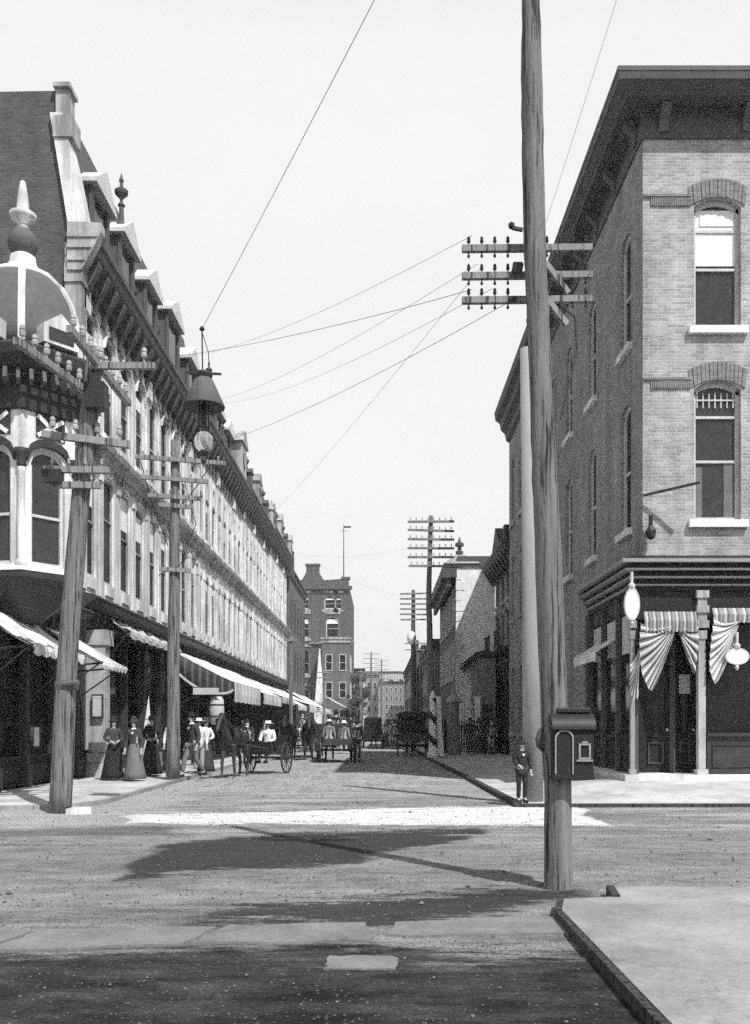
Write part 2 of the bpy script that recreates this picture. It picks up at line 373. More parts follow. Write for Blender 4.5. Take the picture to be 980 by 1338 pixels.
# ------------------------------------------------------------------ ground
def ground_mat():
    m, t, b = base_mat('dirt_road', .92, .15)
    g = t.new('ShaderNodeNewGeometry').outputs['Position']
    sp = t.new('ShaderNodeSeparateXYZ'); t.link(g, sp.inputs[0]); X, Y = sp.outputs[0], sp.outputs[1]
    wx = t.noise(g, .55, 4, .6); wy = t.noise(g, .8, 5, .65, (.6, 1.6, 1)); ws = t.noise(g, 4, 7, .78, (.4, 2.0, 1))
    Xw = t.m('ADD', X, t.m('MULTIPLY', t.m('SUBTRACT', wx, .5), 1.6))
    wf = t.noise(g, 12, 5, .75)
    Yw = t.m('ADD', Y, t.m('ADD', t.m('MULTIPLY', t.m('SUBTRACT', wy, .5), 1.7), t.m('ADD', t.m('MULTIPLY', t.m('SUBTRACT', ws, .5), 2.0), t.m('MULTIPLY', t.m('SUBTRACT', wf, .5), .5))))
    def poly(pts, soft=.25):
        d = None; n = len(pts)
        for i in range(n):
            (ax, ay), (bx, by) = pts[i], pts[(i+1) % n]; L = math.hypot(bx-ax, by-ay); nx, ny = (by-ay)/L, -(bx-ax)/L
            e = t.m('ADD', t.m('MULTIPLY', t.m('SUBTRACT', Xw, ax), nx), t.m('MULTIPLY', t.m('SUBTRACT', Yw, ay), ny))
            d = e if d is None else t.m('MAXIMUM', d, e)
        return t.sstep(d, -soft, soft, 1.0, 0.0)
    big = t.noise(g, .45, 7, .7); mid = t.noise(g, 2.4, 5, .65, (.5, 1.5, 1)); fine = t.noise(g, 30, 3, .65); grit = t.noise(g, 120, 2, .6)
    streak = t.noise(g, 1.1, 7, .68, (.30, 1.5, 1)); rut = t.noise(g, 1.6, 6, .68, (1.6, .30, 1))
    v = t.m('MAXIMUM', .02, t.m('ADD', t.m('MULTIPLY', big, .38), t.m('ADD', t.m('MULTIPLY', mid, .34), t.m('ADD', -.265, t.m('MULTIPLY', t.noise(g, 7, 5, .75), .24)))))
    # streets run to paler dust further up the road, with wheel ruts along it and streaks across it
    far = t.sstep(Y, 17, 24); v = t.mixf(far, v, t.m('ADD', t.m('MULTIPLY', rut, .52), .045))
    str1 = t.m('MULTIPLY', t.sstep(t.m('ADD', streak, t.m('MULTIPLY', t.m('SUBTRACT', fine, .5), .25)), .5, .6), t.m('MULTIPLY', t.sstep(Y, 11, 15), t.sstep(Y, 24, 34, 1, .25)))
    v = t.mixf(t.m('MULTIPLY', str1, .75), v, .42)
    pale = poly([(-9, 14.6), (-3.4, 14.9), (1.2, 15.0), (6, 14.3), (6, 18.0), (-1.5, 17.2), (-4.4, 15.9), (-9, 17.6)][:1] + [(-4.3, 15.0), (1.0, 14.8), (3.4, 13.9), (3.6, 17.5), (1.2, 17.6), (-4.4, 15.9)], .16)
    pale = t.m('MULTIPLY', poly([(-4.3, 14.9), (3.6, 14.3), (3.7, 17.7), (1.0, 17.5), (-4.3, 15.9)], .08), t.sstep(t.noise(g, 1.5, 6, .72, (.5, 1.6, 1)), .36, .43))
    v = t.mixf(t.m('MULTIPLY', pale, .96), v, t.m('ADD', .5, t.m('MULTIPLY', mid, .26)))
    apron = poly([(-14, 13.2), (-4.6, 13.6), (-3.9, 19.5), (-5.4, 25), (-14, 25)], .5); v = t.mixf(t.m('MULTIPLY', apron, .8), v, t.m('ADD', .24, t.m('MULTIPLY', mid, .24)))
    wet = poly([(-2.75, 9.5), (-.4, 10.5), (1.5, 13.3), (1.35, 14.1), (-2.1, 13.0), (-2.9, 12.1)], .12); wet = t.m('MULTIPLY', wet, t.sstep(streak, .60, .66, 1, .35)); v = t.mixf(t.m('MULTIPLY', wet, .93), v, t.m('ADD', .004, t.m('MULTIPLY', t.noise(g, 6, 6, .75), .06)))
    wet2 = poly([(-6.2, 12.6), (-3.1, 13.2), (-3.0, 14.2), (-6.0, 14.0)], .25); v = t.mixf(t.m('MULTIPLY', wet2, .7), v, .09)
    dark_smudge = poly([(-1.6, 7.5), (-.05, 7.3), (1.1, 7.9), (1.75, 8.2), (1.9, 9.0), (.7, 8.7), (-1.35, 7.95)], .14); v = t.mixf(t.m('MULTIPLY', dark_smudge, .9), v, t.m('ADD', .004, t.m('MULTIPLY', mid, .05)))  # dark ragged band running left from the near pole's foot
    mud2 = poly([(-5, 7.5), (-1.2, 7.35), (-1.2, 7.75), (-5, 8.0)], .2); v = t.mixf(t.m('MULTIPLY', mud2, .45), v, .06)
    fore = t.m('MULTIPLY', t.sstep(Yw, 6.2, 6.75, 1, 0), t.sstep(mid, .2, .75, 1, .78)); v = t.mixf(fore, v, t.m('MAXIMUM', .004, t.m('ADD', -.135, t.m('MULTIPLY', t.noise(g, 2.6, 10, .82, (.5, 1.3, 1)), .29))))  # dark soil here also stands in for a shadow from behind the camera
    g3 = t.noise(g, 60, 2, .6)
    k = t.m('MAXIMUM', .1, t.m('ADD', -1.4, t.m('ADD', t.m('MULTIPLY', fine, 2.0), t.m('ADD', t.m('MULTIPLY', grit, 1.3), t.m('MULTIPLY', g3, 1.5)))))
    peb = t.sstep(t.noise(g, 17, 2, .5), .70, .76); v = t.mixf(t.m('MULTIPLY', peb, .45), v, .4)
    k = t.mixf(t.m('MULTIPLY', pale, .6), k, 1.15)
    setcol(t, b, t.m('MULTIPLY', v, k, clamp=True))
    h = t.m('ADD', t.m('MULTIPLY', mid, 1.0), t.m('ADD', t.m('MULTIPLY', fine, .5), t.m('MULTIPLY', grit, .25)))
    bump(t, b, h, .7, .04)
    return m
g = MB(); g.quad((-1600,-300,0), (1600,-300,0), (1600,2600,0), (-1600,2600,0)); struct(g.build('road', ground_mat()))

def slab(name, pts, z0, z1, mat, edge=None, jitter=0):
    """a pavement: top sheet and (child) kerb face of its own material"""
    mb = MB(); P = [V(x, y, z0) for x, y in pts]; mb.prism(P, (0, 0, z1-z0)); return struct(mb.build(name, M[mat]))
# left pavement along the shops, with the rounded street corner
pl = [(-45, 16.9), (-7.0, 16.9)] + [(-7.0+1.5*math.sin(a), 18.4-1.5*math.cos(a)) for a in [k*PI/16 for k in range(1, 9)]] + [(-5.5, 130), (-8.55, 130), (-8.55, 20), (-45, 20)]
slab('left_pavement', pl, -.1, .07, 'pavement_pale')
k = MB()
for i in range(1, 11): a, b = V(*pl[i], .0), V(*pl[i+1], .0) if i < 10 else V(-5.5, 128, 0); k.beam(a+V(0,0,.01), b+V(0,0,.01), .12, .15)
struct(k.build('left_kerb', M['pavement']))
# right pavement: rises gently to the shop's doorstep
KR = [(2.70, 17.6), (2.55, 27), (2.2, 41), (2.1, 70), (2.0, 130)]
def rise(x, y): return .12 + .2*max(0, min(1, (x-3.6)/2.0))*max(0, min(1, (30-y)/4 if y > 26 else 1))
def rise2(x, y):
    a = max(0, min(1, (y-18.0)/2.6)); b = max(0, min(1, (x-3.2)/2.4)); c = 1 if y < 27 else max(0, 1-(y-27)/6)
    return .06 + .26*a*b*c
mb = MB(); ys = [17.6, 18, 19, 20, 20.6, 21, 22, 24, 27, 30, 33, 41, 70, 130]
def kx(y):
    for (x0, y0), (x1, y1) in zip(KR, KR[1:]):
        if y <= y1: return x0 + (x1-x0)*(y-y0)/(y1-y0)
    return 2.0
cols = [0, .12, .3, .5, .75, 1.0]
rows = []
for y in ys: x0 = kx(y); rows.append([(x0+(6.2-x0)*c, y, rise2(x0+(6.2-x0)*c, y)) for c in cols] + ([(x, y, rise2(x, y)) for x in (9, 14, 40)] if y <= 21 else []))
for r0, r1 in zip(rows, rows[1:]):
    for i in range(min(len(r0), len(r1))-1): mb.quad(r0[i], r0[i+1], r1[i+1], r1[i])
for i in range(len(rows[0])-1): a, b = rows[0][i], rows[0][i+1]; mb.quad((a[0],a[1],-.05), (b[0],b[1],-.05), b, a)
for r0, r1 in zip(rows, rows[1:]): a, b = r0[0], r1[0]; mb.quad((a[0],a[1],-.05), (b[0],b[1],-.05), b, a)
struct(mb.build('right_pavement', M['pavement_pale']))
k = MB(); k.beam((2.70, 17.53, -.02), (40, 17.53, -.02), .12, .17)
for (x0, y0), (x1, y1) in zip(KR, KR[1:]): k.beam((x0-.07, y0-.1, .0), (x1-.07, y1, .0), .14, .19)
struct(k.build('right_kerb', M['kerb']))
# near pavement at the right with its timber kerb
pn = [(1.46, -3), (12, -3), (12, 8.5), (2.12, 8.5), (2.02, 8.0), (1.58, 7.9), (1.47, 7.45)]
slab('near_pavement', pn, -.1, .09, 'pavement')
k = MB(); rk = random.Random(6); yk = -3.0
while yk < 7.3:
    ln = min(rk.uniform(1.3, 2.6), 7.45-yk); j = rk.uniform(-.008, .008); k.beam((1.43+j, yk, -.015+j), (1.44+rk.uniform(-.01,.01), yk+ln-.012, -.015+rk.uniform(-.01,.008)), .05, .2); yk += ln
k.beam((1.44, 7.47, -.015), (1.555, 7.93, -.015), .055, .2); k.beam((2.05, 7.98, -.005), (2.13, 8.52, -.01), .07, .22)
struct(k.build('near_kerb', M['kerb']))
# loose stones, clods and droppings scattered over the dirt
rs_ = random.Random(77); q = MB()
OCT = [(1,0,0),(-1,0,0),(0,1,0),(0,-1,0),(0,0,1),(0,0,-1)]; OF = [(0,2,4),(2,1,4),(1,3,4),(3,0,4),(2,0,5),(1,2,5),(3,1,5),(0,3,5)]
for _ in range(5200):
    y = 4.4 + 28*rs_.random()**1.7; x = rs_.uniform(-.45*y-.5, min(.45*y+.5, 2.4 if y > 17.3 else (1.3 if y < 8.6 else 9)))
    if x < -5.7 and y > 16.6: continue
    s_ = rs_.choice((.006,.008,.01,.012,.016)) * (.75 if y < 8 else 1.0 if rs_.random() < .95 else 1.9); q.cur = 0 if rs_.random() < (.12 if y < 7 else .35) else 1; a = rs_.uniform(0, 6.3); e = rs_.uniform(.7, 1.5)
    q.add([(x+(vx*math.cos(a)*e-vy*math.sin(a))*s_, y+(vx*math.sin(a)*e+vy*math.cos(a))*s_, s_*.35+vz*s_*.7) for vx, vy, vz in OCT], OF)
gv = q.build('gravel', [M['flag'], M['clod']]); gv['kind'] = 'stuff'
# stone crossing laid in the dirt
def flag(pts, z=.02):
    rng = random.Random(int(pts[0][0]*100)); n = []
    for i, p in enumerate(pts):
        q = pts[(i+1) % len(pts)]
        for j in range(5): f = j/5; n.append((p[0]+(q[0]-p[0])*f+rng.uniform(-.03,.03), p[1]+(q[1]-p[1])*f+rng.uniform(-.04,.04), -.05))
    mb = MB(); mb.prism(n, (0, 0, .05+z)); o = struct(mb.build('crossing_stone', M['flag'])); o['label'] = 'long pale stone slab laid across the dirt road'; return o
flag([(.02, 6.85), (1.6, 6.95), (1.66, 7.55), (.14, 7.35)])
flag([(-1.36, 6.62), (-.06, 6.72), (-.1, 7.28), (-1.2, 7.2)])
flag([(-2.75, 6.38), (-1.42, 6.6), (-1.27, 7.16), (-2.6, 7.02)])
flag([(-4.4, 6.3), (-2.8, 6.4), (-2.65, 7.0), (-4.3, 6.95)])
flag([(-.36, 5.92), (.1, 5.95), (.1, 6.28), (-.34, 6.25)], .012)

# ------------------------------------------------------------------ shopfront band
def shopfront(F, W, z0, z1, parent, bays, rng, depth=1.0, pier='trim_dark', u0=0.0):
    """dark ground floor: back wall, piers, plate glass, stall risers, doors, fascia"""
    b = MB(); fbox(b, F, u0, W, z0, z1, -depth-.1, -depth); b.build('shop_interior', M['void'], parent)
    bw = (W-u0)/bays
    for i in range(bays+1):
        p = MB(); u = u0+min(max(i*bw, .14), W-u0-.14); fbox(p, F, u-.12, u+.12, z0, z1-.6, -.25, .02); fbox(p, F, u-.17, u+.17, z0, z0+.5, -.25, .07); fbox(p, F, u-.17, u+.17, z1-.85, z1-.6, -.25, .08)
        p.build('shop_pier', M[pier], parent)
    for i in range(bays):
        a, c = u0+i*bw+.14, u0+(i+1)*bw-.14; zt = z1-.75
        if rng.random() < .36:
            d = MB(); m = (a+c)/2; dw = min(.5, (c-a)/2-.05); fbox(d, F, m-dw, m+dw, z0, z0+2.3, -.75, -.69); fbox(d, F, m-dw, m-dw+.1, z0, z0+2.3, -.69, -.66); fbox(d, F, m+dw-.1, m+dw, z0, z0+2.3, -.69, -.66); fbox(d, F, m-dw, m+dw, z0+.85, z0+1.0, -.69, -.66)
            d.build('shop_door', M['trim_mid'], parent)
            q = MB(); fbox(q, F, a, c, z0+2.35, z0+2.5, -.72, -.6); q.build('transom', M['trim_mid'], parent)
        else:
            s = MB(); fbox(s, F, a, c, z0, z0+.65, -.18, -.1); fbox(s, F, a+.15, c-.15, z0+.15, z0+.5, -.1, -.07); fbox(s, F, a, c, z0+.65, z0+.72, -.2, -.02)
            s.build('stall_riser', M['trim_shop'], parent)
            g = MB(); g.quad(F.p(a,z0+.72,-.16), F.p(c,z0+.72,-.16), F.p(c,zt,-.16), F.p(a,zt,-.16)); g.build('shop_window', M['glass'], parent)
    f = MB(); fbox(f, F, u0, W, z1-.62, z1-.05, -.2, .05); f.build('fascia', M['trim_dark'], parent)
    c = MB(); profile_run(c, F, u0, W, [(0,z1-.12),(.18,z1-.08),(.22,z1),(.42,z1+.1),(.46,z1+.2),(.4,z1+.26),(.0,z1+.34)]); 
    for i in range(int((W-u0)/.7)): u = u0+.35+i*.7; fbox(c, F, u-.08, u+.08, z1-.42, z1-.09, .05, .2)
    c.build('shop_cornice', M['trim_dark'], parent)

# ------------------------------------------------------------------ left row
LX = -8.5
def row_building(y0, y1, zc, ht, label, nb, rng, style=0, gable=False, dormers=(), deep=12, detail=True):
    F = Fr((LX, y0), (0, 1), (1, 0)); W = y1-y0
    b = thing('row_building', label, 'building', (LX, y0, 0), 'stone fronted shop row on the left side of the street')
    ops2, ops3 = [], []
    bw = W/nb
    for i in range(nb):
        c = (i+.5)*bw; hw = .56 if style == 0 else .47
        ops2.append(dict(u0=c-hw, u1=c+hw, z0=5.95, z1=9.15 if style == 0 else 8.75, arch=0 if style == 0 and i % 4 != 3 else .28))
        ops3.append(dict(u0=c-hw*.9, u1=c+hw*.9, z0=10.5, z1=13.6 if style == 0 else 12.6, arch=hw*.9 if style == 0 else .2))
    opsr = [] if style == 0 else [dict(u0=(i+.5)*bw-.2, u1=(i+.5)*bw+.2, z0=13.05, z1=13.5, arch=.2) for i in range(nb)]
    wl = MB(); wall_holes(wl, F, W, 5.2, zc, ops2+ops3+opsr, .16)
    fbox(wl, F, 0, W, .05, 5.2, -deep, -1.12); fbox(wl, F, 0, W, 5.2, zc+.4, -deep, -.62)
    fbox(wl, F, 0, .25, 5.2, zc, -.7, -.01); fbox(wl, F, W-.25, W, 5.2, zc, -.7, -.01); fbox(wl, F, 0.26, W-.26, 5.1, 5.2, -.7, -.005)
    wl.build('front_wall', M['stone'], b)
    for i, o in enumerate(ops2): win(F, o, b, .09, 'stone_grey', 'glass_open', None, fw=.05, rails=(rng.choice((.5,.55,.62)),), blind=rng.choice((0,0,0,.22,.35)))
    for i, o in enumerate(ops3): win(F, o, b, .08, 'stone_grey', 'glass_open', 'stone', .07, fw=.05, blind=rng.choice((0,0,0,.3,.5)), hood='stone' if style == 0 else None)
    for o in opsr: win(F, o, b, .06, 'stone_grey', 'glass_open', None, fw=.03, rails=())
    # pilasters, string courses, panels
    p = MB()
    for i in range(nb+1):
        u = min(max(i*bw, .2), W-.2); big = i % (4 if style == 0 else 3) == 0
        w2 = .2 if big else .11
        fbox(p, F, u-w2, u+w2, 5.45, 9.45, .002, .07 if big else .03); fbox(p, F, u-w2-.06, u+w2+.06, 8.95 if style == 0 else 8.5, 9.2 if style == 0 else 8.7, .003, .08); fbox(p, F, u-w2, u+w2, 10.2, zc-.35, .002, .06 if big else .025)
        if big: fbox(p, F, u-w2-.08, u+w2+.08, zc-1.0, zc-.35, .003, .16); fbox(p, F, u-w2-.07, u+w2+.07, 10.1, 10.55, .003, .1)
        p_cap = 1
    for i in range(nb):
        c = (i+.5)*bw; fbox(p, F, c-.35, c+.35, 9.22, 9.42, .002, .05)
        fbox(p, F, c-.42, c+.42, 5.55, 5.85, .002, .05)
    p.build('pilasters', M['stone'], b)
    s = MB(); profile_run(s, F, 0, W, [(0,9.5),(.16,9.55),(.2,9.7),(.36,9.8),(.4,9.95),(.3,10.02),(0,10.1)]); s.build('belt_cornice', M['stone_grey'], b)
    d = MB()
    n = int(W/.42)
    for i in range(n): u = .2+i*(W-.4)/(n-1); fbox(d, F, u-.07, u+.07, 9.36, 9.52, .002, .13)
    d.build('dentils', M['stone_grey'], b)
    # dark bracketed main cornice
    c = MB(); z = zc; profile_run(c, F, -.12, W, [(0,z-.3),(.1,z-.25),(.14,z),(.4,z+.25),(.56,z+.42),(.60,z+.62),(.68,z+.7),(.68,z+.86),(.4,z+1.0),(0,z+1.12)])
    c.build('main_cornice', M['trim_mid'], b)
    n = int(W/.85)
    for i in range(n+1):
        u = .15 + i*(W-.3)/n; q = .13; k = MB()
        k.prism([F.p(u-q,zc-.75,.02), F.p(u-q,zc-.75,.12), F.p(u-q,zc-.4,.2), F.p(u-q,zc-.1,.4), F.p(u-q,zc+.22,.52), F.p(u-q,zc+.36,.52), F.p(u-q,zc+.36,.02)], F.u*2*q); k.build('bracket', M['trim_mid'], b)
    for i in range(n*2): k = MB(); u = .15 + (i+.5)*(W-.3)/(n*2); fbox(k, F, u-.07, u+.07, zc-.3, zc-.08, .1, .24); k.build('cornice_block', M['trim_mid'], b)
    fr = MB(); fbox(fr, F, .01, W-.01, zc-.32-.6, zc-.32, .004, .04)
    for i in range(n): u = .15 + (i+.5)*(W-.3)/n; fbox(fr, F, u-.22, u+.22, zc-.78, zc-.46, .04, .09)
    fr.build('frieze', M['stone_grey'], b)
    # roof
    zr = zc+1.0; r = MB(); r.prism([F.p(.02,zr,.1), F.p(.02,zr+ht,-.6), F.p(.02,zr+ht,-deep), F.p(.02,zr,-deep)], F.u*(W-.04)); r.build('mansard_roof', M['slate'], b)
    for u, dw, dh in dormers: dormer(F, u, zr, dw, dh, b)
    shopfront(F, W, .1, 5.0, b, max(4, int(W/2.1)), rng)
    return b, F, W
def dormer(F, u, z, w, h, parent, roof='lead'):
    d = MB(); fbox(d, F, u-w/2, u+w/2, z-.05, z+h, -1.6, .05); 
    o = dict(u0=u-w/2+.22, u1=u+w/2-.22, z0=z+.25, z1=z+h-.15, arch=.25)
    fbox(d, F, u-w/2-.06, u-w/2+.16, z-.05, z+h, .051, .14); fbox(d, F, u+w/2-.16, u+w/2+.06, z-.05, z+h, .051, .14)
    dd = d.build('dormer', M['slate'], parent)
    g = MB(); fbox(g, F, o['u0'], o['u1'], o['z0'], o['z1'], .052, .07); g.build('dormer_window', M['glass'], dd)
    r = MB(); e = .22; r.prism([F.p(u-w/2-e,z+h,.32), F.p(u-w/2-e,z+h+.12,.32), F.p(u,z+h+.85,.32), F.p(u+w/2+e,z+h+.12,.32), F.p(u+w/2+e,z+h,.32)], F.n*-2.0); r.build('dormer_roof', M[roof], dd)
def finial(x, y, z, s, parent, mat='trim_mid'):
    f = MB(); f.lathe((x,y,z), [(.16*s,0),(.16*s,.25*s),(.09*s,.35*s),(.07*s,.8*s),(.12*s,.85*s),(.05*s,.95*s),(.05*s,1.05*s),(.2*s,1.2*s),(.22*s,1.3*s),(.06*s,1.42*s),(.05*s,1.55*s),(.08*s,1.62*s),(.01*s,1.85*s)], 10); f.build('finial', M[mat], parent)
rg = random.Random(3)
A, FA, WA = row_building(26.0, 42.6, 14.35, 4.0, 'pale stone shop building with brick gable end, arched top windows and dormered slate mansard', 9, rg, 0, True, [(1.5,1.6,1.9),(4.4,1.6,2.0),(7.6,1.6,2.0),(11.2,2.0,2.5),(14.8,1.6,2.1)])
for u in (2.75, 5.8, 9.0): finial(LX-.1, 26+u, 15.3, 1.0 if u > 3 else .6, A)
finial(LX+.0, 30.15, 17.7, 1.05, A)
# brick gable end, parapet coping and corner pier of the first row building
gb = MB(); FG = Fr((LX, 25.99), (-1, 0), (0, -1))
gb.prism([(LX-.02,25.7,.05), (LX-.02,25.7,15.0), (LX-.5,25.7,18.6), (LX-.6,25.7,19.3), (-21,25.7,19.1), (-21,25.7,.05)], (0,.28,0)); gb.build('gable_wall', M['brick_dark_x'], A)
cp = MB(); cp.prism([(LX+.3,25.55,15.1), (LX-.15,25.55,15.2), (LX-.7,25.55,18.6), (LX-.35,25.55,18.6), (LX+.05,25.55,16.9), (LX+.3,25.55,15.6)], (0,.6,0)); cp.build('coping', M['stone'], A)
q = MB(); q.box(LX-.55, LX-.2, 25.6, 26.15, 18.0, 19.3); q.box(LX-.6, LX-.12, 25.5, 26.2, 19.3, 19.42); q.box(LX-.6, LX-.05, 25.5, 26.2, 17.9, 18.5); q.lathe((LX-.38,25.85,19.42), [(.2,0),(.22,.08),(.08,.16)], 10); q.build('parapet_block', M['stone_grey'], A)
q = MB(); q.box(LX-.3, LX+.16, 25.6, 26.05, 11.0, 15.0); q.box(LX-.3, LX+.2, 25.55, 26.1, 13.9, 14.4); q.prism([(LX+.2,25.5,14.2), (LX+.75,25.5,15.25), (LX+.75,25.5,15.5), (LX-.2,25.5,15.55), (LX-.2,25.5,14.2)], (0,.36,0))
for z in (14.45, 14.8, 15.1): q.box(LX-.2, LX+.3+(z-14.45)*.55, 25.46, 25.5, z, z+.1)
q.build('corner_pier', M['stone_grey'], A)
B, FB, WB = row_building(42.6, 56.2, 14.9, 2.2, 'pale stone row building with slate roof, dormers and round-windowed pediment, behind largest awning', 8, rg, 1, False, [(1.8,1.5,1.7),(5.0,1.5,1.7),(8.0,1.5,1.6)])
finial(LX+.1, 49.0, 16.6, .9, B); finial(LX+.1, 45.0, 17.9, .8, B)
D_, FD, WD = row_building(56.2, 69.6, 15.2, 1.0, 'pale stone row building with low parapet blocks, third along the shop row', 8, rg, 1, False, [])
E_, FE, WE = row_building(69.6, 83.0, 15.6, .8, 'pale stone row building with heavy dark cornice at the far end of the shop row', 8, rg, 1, False, [])
for bb, y0, zz in ((D_, 56.2, 16.3), (E_, 69.6, 16.7)):
    for u in (.6, 4.6, 8.6, 12.6):
        e = .75 if int(u) % 8 == 4 else .4; hh = 1.15 if e > .5 else .7
        q = MB(); q.box(LX-.2, LX+.55, y0+u-e, y0+u+e, zz-.05, zz+hh); q.prism([(LX+.62,y0+u-e-.12,zz+hh), (LX+.62,y0+u,zz+hh+e*.9), (LX+.62,y0+u+e+.12,zz+hh)], (-.9,0,0)); pb = q.build('parapet_block', M['stone_grey'] if e > .5 else M['trim_mid'], bb)
        if e < .5: q = MB(); q.lathe((LX+.2,y0+u,zz+hh+e*.6), [(.1,0),(.12,.2),(.06,.3),(.18,.5),(.2,.62),(.08,.75),(.01,1.0)], 8); q.build('urn', M['trim_mid'], pb)
        else: q = MB(); q.tube([(LX+.55,y0+u,zz+.55),(LX+.6,y0+u,zz+.55)], .32, 12); q.build('round_window', M['glass_open'], pb)
# round-eyed pediment on the second building's roof
q = MB(); q.box(LX-.3, LX+.5, 53.1, 54.9, 15.9, 17.9); q.prism([(LX+.6,52.8,17.9), (LX+.6,54,18.8), (LX+.6,55.2,17.9)], (-1.0,0,0)); pd = q.build('roof_pediment', M['stone_grey'], B)
q = MB(); q.tube([(LX+.5,54,17.0), (LX+.56,54,17.0)], .45, 16); q.build('round_window', M['glass'], pd)
# cornice end at the far end of the row
q = MB(); q.box(LX-.5, LX+.7, 82.75, 83.2, 14.9, 17.1); q.build('end_bracket', M['trim_mid'], E_)

# ------------------------------------------------------------------ left corner building with domed turret
K = thing('corner_building', 'pale corner building with round domed turret, ball finial and arched oriel window', 'building', (-10, 22, 0))
F = Fr((LX, 20.2), (0, 1), (1, 0))
kops = [dict(u0=1.75, u1=2.35, z0=5.4, z1=8.2), dict(u0=2.75, u1=3.35, z0=5.4, z1=8.2), dict(u0=3.9, u1=4.5, z0=5.4, z1=8.2), dict(u0=4.85, u1=5.3, z0=5.4, z1=8.2)]
wl = MB(); wall_holes(wl, F, 5.75, 4.9, 9.6, kops, .3); wl.box(-21.95, LX-.6, 20.6, 25.68, .05, 9.88); wl.build('street_wall', M['stone'], K)
for o in kops: win(F, o, K, .24, 'stone_grey', 'glass', 'stone')
F2 = Fr((-22, 20.2), (1, 0), (0, -1)); wl = MB(); sops = [dict(u0=1.0+i*2.3, u1=2.1+i*2.3, z0=z, z1=z+h, arch=.3) for i in range(5) for z, h in ((5.5, 2.6), (1.0, 2.6))]
wall_holes(wl, F2, 13.46, .05, 9.9, sops, .2); fbox(wl, F2, 13.2, 13.46, .05, 4.9, -.38, -.005); wl.build('side_wall', M['stone'], K)
for o in sops: win(F2, o, K, .14, 'stone_grey', 'glass', 'stone')
q = MB(); profile_run(q, F2, 0, 12.6, [(0,4.2),(.1,4.3),(.3,4.7),(.4,4.9),(0,5.0)]); profile_run(q, F2, 0, 12.6, [(0,8.9),(.15,9.0),(.4,9.4),(.5,9.7),(0,9.9)]); q.build('side_cornice', M['trim_dark'], K)
q = MB(); profile_run(q, F, 1.3, 5.75, [(0,8.4),(.1,8.5),(.15,9.0),(.5,9.3),(.6,9.5),(.5,9.75),(0,9.95)]); 
for i in range(10): u = 1.5+i*.45; fbox(q, F, u-.07, u+.07, 8.7, 9.2, .12, .35)
q.build('cornice', M['trim_dark'], K)
q = MB(); q.box(-22, LX-.05, 20.3, 25.68, 9.9, 10.25); q.build('flat_roof', M['slate'], K)
shopfront(F, 5.75, .1, 4.5, K, 3, random.Random(11))
q = MB(); q.box(LX-.3, LX+.4, 27.0, 27.5, .05, 4.35); q.box(LX-.35, LX+.46, 26.95, 27.55, .05, .9); q.box(LX-.35, LX+.5, 26.95, 27.55, 3.9, 4.35); q.build('stone_pier', M['stone_grey'], A)
TX, TY, TR = -8.29, 21.3, 1.30
# six sided oriel, one edge towards the crossing
PH = math.radians(-70)
def hexp(r, k): a = PH + k*PI/3; return V(TX + r*math.cos(a), TY + r*math.sin(a), 0)
tb = MB(); tb.lathe((TX,TY,0), [(.4,3.9),(.8,4.2),(1.15,4.5),(1.42,4.7),(1.48,4.8),(1.48,4.92)], 6, PH); tb.build('oriel_base', M['trim_dark'], K)
tb = MB(); tb.lathe((TX,TY,0), [(1.40,4.925),(1.50,4.94),(1.50,5.02),(1.36,5.06)], 6, PH); tb.build('oriel_sill', M['white'], K)
for kk in range(6):
    a, b2 = hexp(TR, kk), hexp(TR, kk+1); u = (b2-a).normalized(); n = V(u.y, -u.x, 0); fw = (b2-a).length
    FF = Fr((a.x, a.y), (u.x, u.y), (n.x, n.y))
    if kk in (0, 1, 5):      # faces turned to the crossing
        o = dict(u0=fw*.17, u1=fw*.80, z0=5.1, z1=7.72, arch=fw*.30)
        wl = MB(); wall_holes(wl, FF, fw, 4.98, 8.55, [o], .16); wl.build('oriel_wall', M['stone'], K)
        win(FF, o, K, .1, 'trim_light', 'glass_lit', 'stone', .06, hood='trim_dark', rails=(.5,))
        q = MB(); fbox(q, FF, fw*.26, fw*.80, 7.95, 8.48, .002, .02); pp = q.build('panel', M['trim_dark'], K)
        q = MB(); q.beam(FF.p(fw*.28,7.98,.03), FF.p(fw*.76,8.42,.03), .09, .03, FF.n); q.beam(FF.p(fw*.28,8.42,.035), FF.p(fw*.76,7.98,.035), .09, .03, FF.n); q.build('cross', M['white'], pp)
    else:
        wl = MB(); fbox(wl, FF, 0, fw, 4.98, 8.55, -.1, 0); wl.build('oriel_wall', M['stone'], K)
for kk in range(6):
    for dx in (0,):
        p = hexp(TR+.02, kk); q = MB()
        q.lathe((p.x,p.y,5.0), [(.12,0),(.12,.15),(.085,.2),(.08,2.1),(.085,2.2)], 10); cl = q.build('column', M['stone'], K, True)
        q = MB(); q.lathe((p.x,p.y,7.2), [(.085,0),(.11,.06),(.09,.12),(.15,.3),(.16,.4),(.05,.42)], 10); q.build('capital', M['trim_dark'], cl, True)
q = MB(); q.lathe((TX,TY,0), [(1.2,8.45),(1.4,8.5),(1.42,8.75),(1.5,8.8),(1.5,9.15),(1.75,9.3),(1.95,9.5),(2.0,9.7),(1.9,9.78),(1.5,9.95)], 6, PH); tc = q.build('turret_cornice', M['trim_dark'], K)
q = MB()
for kk in range(40):
    a = 2*PI*kk/40; rr = 1.46/max(math.cos((a+PI/8) % (PI/4) - PI/8), .9) if False else 1.5
    q.beam((TX+rr*math.cos(a), TY+rr*math.sin(a), 9.05), (TX+(rr+.22)*math.cos(a), TY+(rr+.22)*math.sin(a), 9.12), .08, .26)
q.build('dentils', M['trim_mid'], tc)
